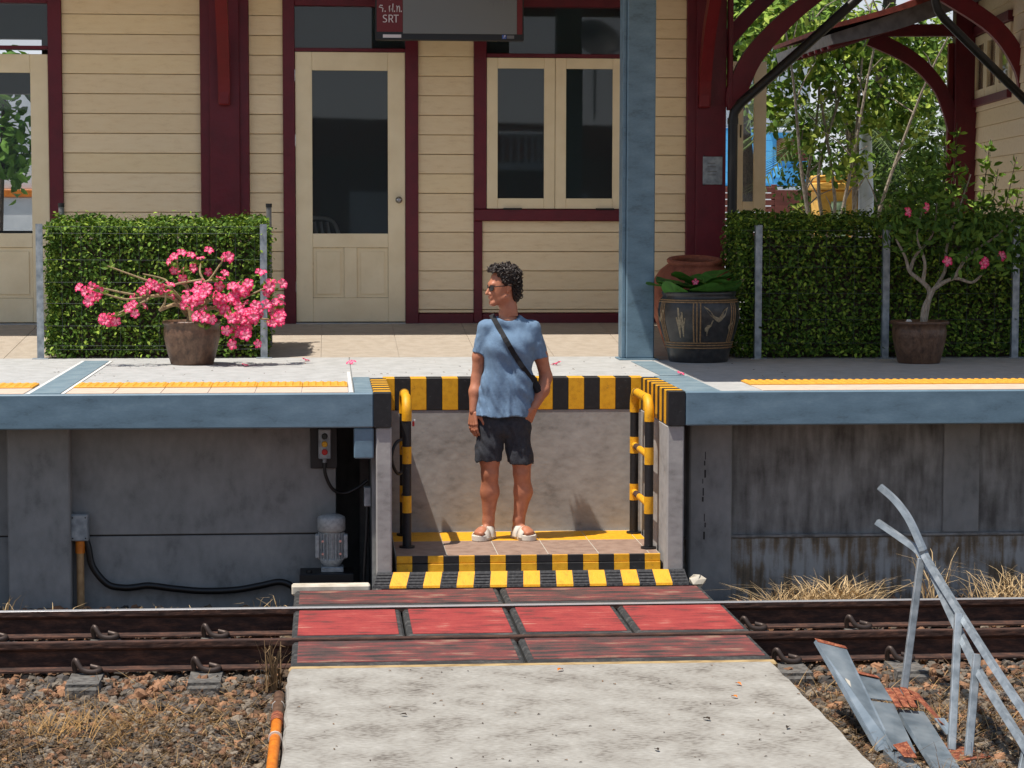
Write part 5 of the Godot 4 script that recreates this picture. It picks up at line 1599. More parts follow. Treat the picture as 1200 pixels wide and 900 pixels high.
	for b in [[[0.02, 0.27, 0.03], [0.03, 0.4, 0.02], [0.08, 0.5, 0.0], [0.12, 0.56, 0.0], [0.25, 0.63, 0.03], [0.38, 0.6, 0.05], [0.46, 0.67, 0.05]], [[0.03, 0.28, 0.0], [0.06, 0.42, -0.02], [0.08, 0.53, -0.02], [0.02, 0.6, 0.0], [-0.08, 0.68, 0.0], [-0.12, 0.78, 0.03], [-0.2, 0.92, 0.05]], [[0.1, 0.54, 0.0], [0.2, 0.68, -0.05], [0.22, 0.85, -0.08], [0.3, 1.1, -0.1], [0.4, 1.4, -0.1]], [[0.02, 0.6, 0.0], [0.02, 0.75, 0.05], [-0.05, 0.95, 0.08], [0.0, 1.2, 0.1]], [[-0.08, 0.68, 0.0], [-0.02, 0.8, -0.05], [0.1, 0.95, -0.05], [0.12, 1.2, 0.0]], [[0.25, 0.63, 0.03], [0.35, 0.8, 0.05], [0.55, 0.95, 0.1], [0.7, 1.1, 0.1]]]:
		var raw := []
		for q in b:
			raw.append(Vector3(q[0], q[1], q[2]))
		var pts := smooth_path(raw, 4)
		add_tube(trunk, pts, range(pts.size()).map(func(i): return (0.026 if b[0][1] < 0.3 else 0.016) - (0.018 if b[0][1] < 0.3 else 0.012) * i / (pts.size() - 1.0)), 8)
	put(done(trunk), "trunk", mats.bark, p)
	crown(p, "crown", lf, [[Vector3(-0.1, 1.05, 0.05), Vector3(0.28, 0.3, 0.25)], [Vector3(0.1, 1.3, 0), Vector3(0.25, 0.25, 0.25)], [Vector3(0.35, 1.0, 0.05), Vector3(0.4, 0.25, 0.3)], [Vector3(0.65, 0.95, 0.05), Vector3(0.35, 0.3, 0.3)], [Vector3(0.02, 1.55, 0), Vector3(0.15, 0.18, 0.15)], [Vector3(0.45, 0.75, 0.1), Vector3(0.35, 0.12, 0.25)]], 1500, [0.05, 0.095], [Color(0.05, 0.11, 0.02), Color(0.08, 0.16, 0.025), Color(0.12, 0.21, 0.03)])
	for e in [[0.15, 0.76, 0.2], [0.42, 0.76, 0.25], [0.4, 0.74, 0.27], [0.55, 0.8, 0.22], [-0.02, 1.15, 0.22], [-0.15, 1.12, 0.2]]:
		var f := put(bloom, "flower", mats.petal, p)
		f.transform = Transform3D(spin(rng.randf(), rng.randf_range(-0.5, 0.2), rng.randf() * TAU, 0.075), Vector3(e[0], e[1], e[2]))
	# sunlit sprays and dark upright shrub behind it
	var g := thing("camellia_bush", "glossy sunlit bush with upright sprays behind the right hedge", "bush", Vector3(5.25, DECK, -4.1))
	var gs := tool()
	var sprays := [[-0.2, 1.5], [-0.1, 1.62], [0.02, 1.8], [0.12, 1.4], [-0.32, 1.35], [0.3, 1.45], [0.45, 1.75], [0.55, 1.5], [0.66, 1.6], [0.8, 1.35], [0.38, 1.3], [0.2, 1.9]]
	var glp := []
	var glt := []
	for s in sprays:
		var base := Vector3(s[0] * 0.5, 0.0, rng.randf_range(-0.1, 0.1))
		var tip := Vector3(s[0], s[1], rng.randf_range(-0.15, 0.25))
		var pts := smooth_path([base, base.lerp(tip, 0.5) + Vector3(0.02, 0, 0), tip], 6)
		add_tube(gs, pts, range(pts.size()).map(func(i): return 0.012 - 0.009 * i / (pts.size() - 1.0)), 6)
		for k in 60:
			var q := rng.randf_range(0.45, 1.0)
			var o: Vector3 = pts[mini(int(q * 12), 11)]
			var dir := Vector3(rng.randfn() * 0.8, rng.randf_range(0.0, 1.0), rng.randfn() * 0.8).normalized()
			var b := Basis.looking_at(Vector3(rng.randfn(), rng.randfn(), rng.randfn()).cross(dir).normalized(), dir)
			glp.append(Transform3D(b.scaled_local(Vector3.ONE * rng.randf_range(0.06, 0.1)), o + Vector3(rng.randfn(), rng.randfn(), rng.randfn()) * 0.025))
			glt.append([Color(0.08, 0.16, 0.02), Color(0.14, 0.24, 0.03), Color(0.22, 0.32, 0.05)][rng.randi() % 3])
	put(done(gs), "stems", mats.dark_bark, g)
	scatter("leaves", leaf_mesh(1.0, 0.48), mats.leaf, glp, glt, g)


# ---------------------------------------------------------------- railings and scrap
func _railings():
	for s in 2:
		var x: float = [0.492, 2.03][s]
		var zb: float = [0.16, 0.17][s]
		var zf: float = [0.7, 0.85][s]
		var r := thing("hazard_railing", ["black and yellow striped pipe railing on the left of the man", "black and yellow striped pipe railing on the right of the landing"][s], "railing", Vector3(x, 0, 0), 0, "striped railings of the landing")
		var rad := 0.0285
		var top := 0.955
		for z in [zb, zf]:
			var y := 0.0
			for seg in [[0.01, 0.225, "black"], [0.225, 0.335, "yellow"], [0.335, 0.54, "black"], [0.54, 0.65, "yellow"], [0.65, 0.815, "black"]]:
				put(tube_mesh([Vector3(0, seg[0], z), Vector3(0, seg[1], z)], rad + (0.0015 if seg[2] == "yellow" else 0.0), 18), "post_band", mats[seg[2]], r)
			put(tube_mesh([Vector3(0, 0.0, z), Vector3(0, 0.012, z)], 0.05, 18), "base_flange", mats.black_metal, r)
			var sgn := 1.0 if z == zb else -1.0
			var el := []
			for k in 9:
				var a := PI / 2 * k / 8
				el.append(Vector3(0, 0.855 + 0.1 * sin(a), z + sgn * 0.1 * (1 - cos(a))))
			put(tube_mesh([Vector3(0, 0.815, z)] + el, rad + 0.003, 18), "elbow", mats.yellow, r)
			put(tube_mesh([Vector3(0, top, z + sgn * 0.1), Vector3(0, top, z + sgn * 0.13)], rad, 18), "rail_band", mats.rust, r)
		put(tube_mesh([Vector3(0, top, zb + 0.13), Vector3(0, top, zf - 0.13)], rad, 18), "top_rail", mats.yellow, r)
		for y in [0.595, 0.28]:
			put(tube_mesh([Vector3(0, y, zb + 0.02), Vector3(0, y, zb + 0.1)], rad * 0.75, 14), "mid_rail", mats.yellow, r)
			put(tube_mesh([Vector3(0, y, zb + 0.1), Vector3(0, y, zb + 0.26)], rad * 0.75, 14), "mid_rail", mats.rust, r)
			put(tube_mesh([Vector3(0, y, zb + 0.26), Vector3(0, y, zf - 0.02)], rad * 0.75, 14), "mid_rail", mats.yellow, r)
	# hose coil hanging on the left railing
	var c := thing("hose_loop", "short black hose looped over the left striped railing", "hose", Vector3(0.46, 0.55, 0.42))
	put(tube_mesh(smooth_path([Vector3(0.03, 0.12, 0.0), Vector3(-0.03, 0.1, 0.05), Vector3(-0.06, 0.0, 0.08), Vector3(-0.02, -0.1, 0.05), Vector3(0.03, -0.06, 0.0), Vector3(0.02, 0.04, -0.03)], 5), 0.011, 8), "hose", mats.cable, c)
	var tg := thing("red_tag", "tiny red and white tag tied at the top of the left railing", "tag", Vector3(0.535, 0.8, 0.7))
	box(tg, "red_half", Vector3(-0.008, -0.02, 0), Vector3(0.006, 0.012, 0.004), mats.button_red, 0.001)
	box(tg, "white_half", Vector3(-0.012, 0.0125, 0), Vector3(0.012, 0.024, 0.004), mats.white_plastic, 0.001)


func plate(parent: Node, called: String, c: Array, thick: float, m: Material, flange := 0.0):
	var p := []
	for v in c:
		p.append(Vector3(v[0], v[1], v[2]))
	var n: Vector3 = (p[1] - p[0]).cross(p[3] - p[0]).normalized()
	if n.y < 0:
		n = -n
	var st := tool()
	var mid: Vector3 = (p[0] + p[1] + p[2] + p[3]) / 4 - n * thick / 2
	var q := []
	for v in p:
		q.append(v - n * thick)
	quad_out(st, p[0], p[1], p[2], p[3], mid)
	quad_out(st, q[0], q[1], q[2], q[3], mid)
	for i in 4:
		quad_out(st, p[i], p[(i + 1) % 4], q[(i + 1) % 4], q[i], mid)
	if flange > 0:   # folded edges along both long sides
		for e in [[1, 2], [0, 3]]:
			var a: Vector3 = p[e[0]]
			var b: Vector3 = p[e[1]]
			var d := -n * flange + (Vector3(0.006, 0, 0) if e[0] == 1 else Vector3(-0.006, 0, 0))
			quad(st, a, b, b + d, a + d)
	return put(done(st), called, m, parent)


func _scrap():
	var s := thing("gutter_scrap", "heap of grey folded sheet metal lengths lying at the slab's right edge", "scrap metal", Vector3(-0.02, 0.03, 0.13))
	plate(s, "metal_sheet", [[2.457, -0.038, 3.75], [2.612, -0.08, 3.75], [2.653, -0.394, 4.55], [2.583, -0.409, 4.55]], 0.004, mats.sheet_steel, 0.015)
	plate(s, "metal_sheet", [[2.598, -0.178, 3.85], [2.753, -0.215, 3.85], [2.768, -0.28, 4.08], [2.643, -0.262, 4.08]], 0.004, mats.sheet_steel, 0.015)
	plate(s, "metal_sheet", [[2.648, -0.276, 4.08], [2.774, -0.295, 4.08], [2.742, -0.407, 4.62], [2.635, -0.384, 4.62]], 0.004, mats.sheet_steel, 0.015)
	plate(s, "metal_sheet", [[2.79, -0.317, 4.1], [2.92, -0.332, 4.1], [2.845, -0.46, 5.35], [2.73, -0.455, 5.35]], 0.004, mats.sheet_steel, 0.02)
	plate(s, "metal_sheet", [[2.60, -0.40, 4.56], [2.68, -0.39, 4.56], [2.73, -0.46, 5.3], [2.63, -0.455, 5.3]], 0.004, mats.sheet_steel, 0.06)
	plate(s, "torn_edge", [[2.456, -0.032, 3.73], [2.612, -0.074, 3.73], [2.616, -0.082, 3.765], [2.463, -0.044, 3.765]], 0.003, mats.rust_face)
	plate(s, "torn_edge", [[2.597, -0.168, 3.83], [2.752, -0.207, 3.83], [2.758, -0.212, 3.87], [2.604, -0.177, 3.87]], 0.003, mats.rust_face)
	plate(s, "curled_flange", [[2.54, -0.17, 4.05], [2.585, -0.2, 4.05], [2.645, -0.315, 4.3], [2.605, -0.32, 4.3]], 0.005, mats.pale_edge)
	plate(s, "curled_flange", [[2.61, -0.345, 4.7], [2.68, -0.335, 4.68], [2.70, -0.385, 4.79], [2.64, -0.38, 4.79]], 0.005, mats.rust_face)
	for k in 3:
		plate(s, "rusty_strip", [[2.772 + k * 0.04, -0.255 + k * 0.002, 3.9], [2.806 + k * 0.04, -0.256, 3.9], [2.80 + k * 0.037, -0.298, 4.15], [2.77 + k * 0.037, -0.294, 4.15]], 0.006, mats.rust_face)
	plate(s, "side_flange", [[2.89, -0.262, 3.9], [2.94, -0.28, 3.92], [2.99, -0.37, 4.3], [2.95, -0.34, 4.3]], 0.004, mats.rust_face)
	plate(s, "bent_tab", [[2.93, -0.33, 4.25], [2.98, -0.33, 4.25], [3.0, -0.375, 4.36], [2.96, -0.385, 4.36]], 0.004, mats.sheet_steel)

	var f := thing("bent_steel_frame", "toppled galvanised handrail frame with two curved rail ends, lower right", "scrap frame", Vector3(-0.02, 0.03, 0.13))
	var ra := smooth_path([Vector3(2.9, 0.675, 3.25), Vector3(2.971, 0.608, 3.3), Vector3(3.02, 0.521, 3.4), Vector3(3.063, 0.39, 3.5), Vector3(3.082, 0.31, 3.6), Vector3(3.1, 0.035, 4.5), Vector3(3.155, -0.168, 5.0), Vector3(3.185, -0.3, 5.4)], 5)
	var rb := smooth_path([Vector3(2.902, 0.481, 3.2), Vector3(2.993, 0.416, 3.3), Vector3(3.068, 0.352, 3.45), Vector3(3.098, 0.262, 3.6), Vector3(3.075, 0.135, 4.0), Vector3(3.075, -0.062, 4.5), Vector3(3.12, -0.265, 5.0), Vector3(3.135, -0.38, 5.3)], 5)
	for rl in [ra, rb]:
		var st := tool()
		add_tube(st, rl, range(rl.size()).map(func(_i): return 0.022), 4, true, 0.75)
		put(done(st), "hand_rail", mats.zinc, f)
	for b in [[Vector3(3.06, 0.33, 3.5), Vector3(2.95, -0.36, 3.6)], [Vector3(3.07, 0.16, 4.15), Vector3(2.945, -0.43, 4.5)], [Vector3(3.075, 0.02, 4.45), Vector3(2.99, -0.43, 4.62)], [Vector3(3.14, -0.28, 5.02), Vector3(3.08, -0.44, 5.1)]]:
		var dir: Vector3 = (b[0] - b[1])
		var st := tool()
		add_box(st, Vector3(0.036, dir.length(), 0.03), 0.003)
		var o := put(done(st), "upright", mats.zinc, f)
		o.transform = Transform3D(Basis(Quaternion(Vector3.UP, dir.normalized())), (b[0] + b[1]) / 2)
	plate(f, "foot_plate", [[2.9, -0.42, 4.45], [2.99, -0.42, 4.42], [3.1, -0.43, 4.62], [2.9, -0.43, 4.7]], 0.006, mats.rust_face)
	plate(f, "foot_plate", [[2.9, -0.36, 3.52], [3.0, -0.35, 3.5], [3.02, -0.37, 3.66], [2.92, -0.375, 3.68]], 0.006, mats.rust_face)


# ---------------------------------------------------------------- dry grass and fallen petals
func tuft(at: Vector3, n: int, tall: float, spread: float, lean: float, label: String, tone := Color(0.60, 0.43, 0.23)):
	var st := tool()
	for i in n:
		var a := rng.randf() * TAU
		var r := spread * sqrt(rng.randf())
		var o := Vector3(cos(a) * r * 1.8, -0.02, sin(a) * r * 0.6)
		var h := tall * rng.randf_range(0.35, 1.0)
		var out := Vector3(rng.randfn(), 0, rng.randfn()) * h * lean
		var w := Vector3(cos(a + 1.5), 0, sin(a + 1.5)) * rng.randf_range(0.003, 0.0065)
		var p := [o, o + Vector3(0, h * 0.45, 0) + out * 0.3, o + Vector3(0, h * 0.8, 0) + out * 0.8, o + Vector3(0, h * rng.randf_range(0.75, 1.05), 0) + out * 1.4]
		var c := tone * rng.randf_range(0.55, 1.3)
		c.a = 1
		st.set_color(c)
		for k in 3:
			var w0 := w * (1.0 - k * 0.28)
			var w1 := w * (1.0 - (k + 1) * 0.28)
			quad(st, p[k] - w0, p[k] + w0, p[k + 1] + w1, p[k + 1] - w1)
	tag(put(done(st), "dry_grass_tuft", mats.straw, self, at), label, "dry grass", "dry grass along the track")


func _litter():
	tuft(Vector3(2.72, -0.34, 1.3), 121, 0.13, 0.1, 0.7, "low dry grass just right of the crossing's far edge")
	tuft(Vector3(2.98, -0.34, 1.3), 351, 0.221, 0.16, 0.6, "thick dry grass clump at the wall, right of the crossing")
	tuft(Vector3(3.2, -0.34, 1.3), 270, 0.259, 0.12, 0.6, "tallest dry grass clump in the row right of the crossing")
	tuft(Vector3(3.75, -0.34, 1.35), 35, 0.466, 0.05, 0.25, "few tall thin dry stalks behind the bent frame")
	tuft(Vector3(3.85, -0.34, 1.35), 121, 0.13, 0.2, 0.7, "short dead grass at the wall behind the bent frame", Color(0.24, 0.15, 0.08))
	tuft(Vector3(4.25, -0.34, 1.35), 216, 0.311, 0.16, 0.55, "loose dry grass near the right edge at the wall")
	tuft(Vector3(4.65, -0.34, 1.4), 189, 0.337, 0.14, 0.5, "dry grass clump outside the frame to the right")
	tuft(Vector3(-1.95, -0.34, 1.35), 29, 0.207, 0.06, 0.4, "few dry blades at the far left by the wall")
	tuft(Vector3(-1.55, -0.34, 1.4), 54, 0.13, 0.12, 0.7, "sparse dry blades before the concrete pier")
	tuft(Vector3(-1.2, -0.34, 1.4), 94, 0.117, 0.14, 0.8, "small dry tuft right of the tan conduit")
	tuft(Vector3(-0.85, -0.34, 1.4), 81, 0.104, 0.14, 0.8, "small dry tuft below the sagging cable")
	tuft(Vector3(-0.36, -0.34, 1.45), 45, 0.221, 0.07, 0.4, "upright dry stems at the left end of the white edge strip")
	tuft(Vector3(-0.3, -0.34, 3.27), 54, 0.311, 0.03, 0.25, "brown dead stems standing at the slab's back left corner", Color(0.26, 0.17, 0.09))
	# fallen blossoms and leaves
	var bloom := flower_mesh()
	var pet := [[0.16, DECK, -1.45, 0.07, "pink blossom fallen on the deck left of the landing"], [-0.17, DECK, -1.75, 0.06, "pink blossom fallen just right of the left hedge"], [1.65, DECK, -1.25, 0.07, "pink blossoms fallen on the deck behind the man"], [2.4, DECK, -0.2, 0.06, "faded pink petal on the blue margin right of the landing"], [-0.6, DECK, -1.2, 0.05, "pink blossom fallen near the flower pot"]]
	for p in pet:
		var o := put(bloom, "fallen_blossom", mats.petal, self, Vector3(p[0], p[1] + 0.018, p[2]), Vector3(-1.2, rng.randf() * 6, 0))
		o.scale = Vector3.ONE * float(p[3])
		tag(o, p[4], "blossom", "fallen pink blossoms")
	var lf := leaf_mesh(1.0, 0.5, 0.5, 0.3)
	var fl := [[1.14, 3.62, 0.05, "orange fallen leaf on the slab nearest the red panels"], [1.98, 3.98, 0.045, "yellow fallen leaf at the right of the slab"], [1.93, 4.3, 0.045, "orange fallen leaf below the yellow one on the slab"], [0.35, 4.55, 0.04, "dark curled leaf on the left of the slab"], [2.05, 4.9, 0.04, "dark leaf near the right front of the slab"], [1.4, 5.3, 0.04, "dark leaf at the front of the slab"], [1.72, 4.75, 0.05, "thin brown leaf right of the slab's middle"]]
	for i in fl.size():
		var p = fl[i]
		var m: Material = mats.orange_pipe if i < 3 else mats.soil
		var o := put(lf, "fallen_leaf", m, self, Vector3(p[0], RAIL, p[1] + 0.16), Vector3(-1.35, rng.randf() * 6, 0))
		o.scale = Vector3.ONE * float(p[2])
		tag(o, p[3], "leaf", "fallen leaves on the slab")
	var places := []
	var tints := []
	for i in 260:
		var on_slab := rng.randf() < 0.45
		var p := Vector3(rng.randf_range(-0.15, 2.25), RAIL - 0.005, rng.randf_range(3.65, 7)) if on_slab else Vector3(rng.randf_range(-2.6, 3.2), DECK + 0.003, rng.randf_range(-2.0, 0.3))
		if not on_slab and p.x > 0.2 and p.x < 2.3 and p.z > -0.2:
			continue
		places.append(Transform3D(spin(rng.randf() * TAU, -1.45, 0, rng.randf_range(0.008, 0.022)), p))
		tints.append([Color(0.12, 0.07, 0.03), Color(0.2, 0.1, 0.04), Color(0.06, 0.04, 0.03)][rng.randi() % 3])
	scatter("leaf_litter", lf, mats.straw, places, tints, self)
	# little white stone at the end of the ramp
	var w := put(rock_mesh(5, 0.8), "pale_stone", mats.pale_edge, self, Vector3(2.285, -0.15, 1.22))
	w.scale = Vector3(0.13, 0.1, 0.1)
	tag(w, "rounded white stone at the right end of the rubber ramp", "stone")


func _opposite_side():
	# stands behind the camera and is only seen mirrored in the glass
	var o := thing("opposite_house", "dark low house with white balcony mirrored in the station windows", "house", Vector3(3, -0.5, 40))
	box(o, "wall", Vector3(-22, 0, 0), Vector3(18, 4.2, 6), mats.brown_slat, 0.0)
	for k in 9:
		box(o, "window", Vector3(-14 + k * 2.9, 1.6, -0.06), Vector3(-12.9 + k * 2.9, 3.3, -0.001), mats.white_wall, 0.01)
	var st := tool()
	add_prism(st, PackedVector2Array([Vector2(-23, 4.2), Vector2(19, 4.2), Vector2(14, 5.0), Vector2(-18, 5.7)]), 7.0)
	put(done(st), "roof", mats.roof_tile, o, Vector3(0, 0, 3))
	for k in 26:
		var a := lerpf(0.0, PI, k / 25.0)
		put(box_mesh(Vector3(0.1, 0.75, 0.05), 0.01), "baluster", mats.white_wall, o, Vector3(1.8 - cos(a) * 1.8, 4.5, -0.3 - sin(a) * 0.9), Vector3(0, a, 0))
	var rail := []
	for k in 17:
		var a := PI * k / 16
		rail.append(Vector3(1.8 - cos(a) * 1.8, 4.92, -0.3 - sin(a) * 0.9))
	put(tube_mesh(rail, 0.07, 8), "hand_rail", mats.white_wall, o)
	box(o, "balcony_slab", Vector3(0, 3.9, -1.2), Vector3(3.6, 4.1, 0.0), mats.white_wall, 0.02)
	var d := thing("satellite_dish", "satellite dish mirrored in the transom above the casements", "dish", Vector3(7.6, 4.9, 39.5), PI)
	put(tube_mesh([Vector3(0, 0, 0), Vector3(0, 2.1, 0)], 0.04, 8), "mast", mats.black_metal, d)
	put(lathe_mesh([Vector2(0, 0.0), Vector2(0.3, 0.05), Vector2(0.55, 0.16), Vector2(0.7, 0.28), Vector2(0.68, 0.29), Vector2(0.5, 0.17), Vector2(0, 0.03)], 28), "reflector", mats.eave_grey, d, Vector3(0, 2.1, 0), Vector3(0.9, 0, 0.2))
	var p := thing("opposite_post", "dark platform post mirrored in the right casement", "post", Vector3(4.74, -0.5, 20))
	box(p, "shaft", Vector3(-0.14, 0, -0.14), Vector3(0.14, 6.6, 0.14), mats.black_metal, 0.01)
	box(p, "footing", Vector3(-0.25, 0, -0.25), Vector3(0.25, 0.2, 0.25), mats.slab, 0.01)


# ---------------------------------------------------------------- the man
func bone(a: Vector3, ra: float, b: Vector3, rb: float) -> Array:
	var d := b - a
	return [a, d, 1.0 / maxf(d.length_squared(), 1e-9), ra, rb - ra]


func joined(p: Vector3, bones: Array, k: float) -> float:
	var d := 9.0
	for b in bones:
		var pa: Vector3 = p - b[0]
		var h := clampf(pa.dot(b[1]) * b[2], 0.0, 1.0)
		var e: float = (pa - b[1] * h).length() - b[3] - b[4] * h
		var w := k - absf(d - e)
		d = minf(d, e)
		if w > 0.0:
			d -= w * w / (4.0 * k)
	return d


func blend(a: float, b: float, k: float) -> float:
	var w := k - absf(a - b)
	return minf(a, b) - (w * w / (4.0 * k) if w > 0.0 else 0.0)


func egg(p: Vector3, c: Vector3, r: Vector3) -> float:
	var q := (p - c) / r
	var k := q.length()
	return (k - 1.0) * minf(r.x, minf(r.y, r.z)) if k < 0.3 else k * (k - 1.0) / maxf((q / r).length(), 1e-6)


func net(f: Callable, lo: Vector3, hi: Vector3, cell: float, out: Array):   # surface nets; appends [points, normals, indices]
	var n := Vector3i(((hi - lo) / cell).ceil()) + Vector3i.ONE
	var val := PackedFloat32Array()
	val.resize(n.x * n.y * n.z)
	var B := 5
	var reach := cell * B * 0.87 * 1.5 + cell * 2
	for bx in range(0, n.x, B):
		for by in range(0, n.y, B):
			for bz in range(0, n.z, B):
				var d: float = f.call(lo + Vector3(bx + B / 2.0, by + B / 2.0, bz + B / 2.0) * cell)
				var near := absf(d) < reach
				for x in range(bx, mini(bx + B, n.x)):
					for y in range(by, mini(by + B, n.y)):
						var at := (x * n.y + y) * n.z
						for z in range(bz, mini(bz + B, n.z)):
							val[at + z] = f.call(lo + Vector3(x, y, z) * cell) if near else d
	var pts: PackedVector3Array = out[0]
	var idx: PackedInt32Array = out[2]
	var first := pts.size()
	var slot := PackedInt32Array()
	slot.resize(n.x * n.y * n.z)
	slot.fill(-1)
	var corner := [0, n.y * n.z, n.z, n.y * n.z + n.z, 1, n.y * n.z + 1, n.z + 1, n.y * n.z + n.z + 1]
	var place := [Vector3(0, 0, 0), Vector3(1, 0, 0), Vector3(0, 1, 0), Vector3(1, 1, 0), Vector3(0, 0, 1), Vector3(1, 0, 1), Vector3(0, 1, 1), Vector3(1, 1, 1)]
	var edges := [[0, 1], [2, 3], [4, 5], [6, 7], [0, 2], [1, 3], [4, 6], [5, 7], [0, 4], [1, 5], [2, 6], [3, 7]]
	for x in n.x - 1:
		for y in n.y - 1:
			for z in n.z - 1:
				var at := (x * n.y + y) * n.z + z
				var inside := 0
				for c in corner:
					if val[at + c] < 0.0:
						inside += 1
				if inside == 0 or inside == 8:
					continue
				var sum := Vector3.ZERO
				var count := 0
				for e in edges:
					var a := val[at + corner[e[0]]]
					var b := val[at + corner[e[1]]]
					if (a < 0.0) != (b < 0.0):
						sum += (place[e[0]] as Vector3).lerp(place[e[1]], a / (a - b))
						count += 1
				slot[at] = pts.size()
				pts.append(lo + (Vector3(x, y, z) + sum / count) * cell)
	var sx := n.y * n.z
	var sy := n.z
	for x in range(1, n.x - 1):
		for y in range(1, n.y - 1):
			for z in range(1, n.z - 1):
				var at := (x * n.y + y) * n.z + z
				var a := val[at] < 0.0
				for e in 3:
					var step: int = [sx, sy, 1][e]
					if a == (val[at + step] < 0.0):
						continue
					var u: int = [sy, 1, sx][e]
					var v: int = [1, sx, sy][e]
					var q := [slot[at], slot[at - u], slot[at - u - v], slot[at - v]]
					if q[0] < 0 or q[1] < 0 or q[2] < 0 or q[3] < 0:
						continue
					if a:
						idx.append_array(PackedInt32Array([q[0], q[2], q[1], q[0], q[3], q[2]]))
					else:
						idx.append_array(PackedInt32Array([q[0], q[1], q[2], q[0], q[2], q[3]]))
	out[0] = pts
	out[2] = idx
	var nrm: PackedVector3Array = out[1]
	for i in range(first, pts.size()):
		var p := pts[i]
		var h := cell * 0.6
		nrm.append(Vector3(f.call(p + Vector3(h, 0, 0)) - f.call(p - Vector3(h, 0, 0)), f.call(p + Vector3(0, h, 0)) - f.call(p - Vector3(0, h, 0)), f.call(p + Vector3(0, 0, h)) - f.call(p - Vector3(0, 0, h))).normalized())
	out[1] = nrm


func netted(parts: Array) -> ArrayMesh:
	var out := [PackedVector3Array(), PackedVector3Array(), PackedInt32Array()]
	for p in parts:
		net(p[0], p[1], p[2], p[3], out)
	var arr := []
	arr.resize(Mesh.ARRAY_MAX)
	arr[Mesh.ARRAY_VERTEX] = out[0]
	arr[Mesh.ARRAY_NORMAL] = out[1]
	arr[Mesh.ARRAY_INDEX] = out[2]
	var m := ArrayMesh.new()
	m.add_surface_from_arrays(Mesh.PRIMITIVE_TRIANGLES, arr)
	return m


func hand_bones(wrist: Vector3, down: Vector3, across: Vector3, palm: Vector3, curl: float) -> Array:
	# down: wrist to fingertips; across: little finger to index; palm: the way the palm faces
	var b := []
	var spread := [-0.033, -0.011, 0.011, 0.032]
	var length := [0.062, 0.078, 0.084, 0.076]
	for k in 4:
		var knuckle: Vector3 = wrist + down * (0.082 + (0.004 if k in [1, 2] else 0.0)) + across * spread[k]
		b.append(bone(wrist + across * spread[k] * 0.55 + down * 0.012, 0.015, knuckle, 0.0115))
		var d := down
		var p := knuckle
		var r := 0.0098 if k > 0 else 0.0085
		for j in 3:
			d = (d + palm * curl * (0.55 + 0.25 * j)).normalized()
			var e: Vector3 = p + d * length[k] * [0.46, 0.31, 0.23][j]
			b.append(bone(p, r, e, r - 0.0008))
			r -= 0.0008
			p = e
	var t0 := wrist + down * 0.018 + across * 0.022 + palm * 0.008
	var t1 := t0 + (down * 0.55 + across * 0.75 + palm * 0.35).normalized() * 0.042
	var t2 := t1 + (down * 0.85 + across * 0.4 + palm * 0.3).normalized() * 0.034
	var t3 := t2 + (down * 1.0 + across * 0.1 + palm * 0.35).normalized() * 0.026
	b.append(bone(t0, 0.016, t1, 0.0125))
	b.append(bone(t1, 0.012, t2, 0.0105))
	b.append(bone(t2, 0.0105, t3, 0.009))
	return b


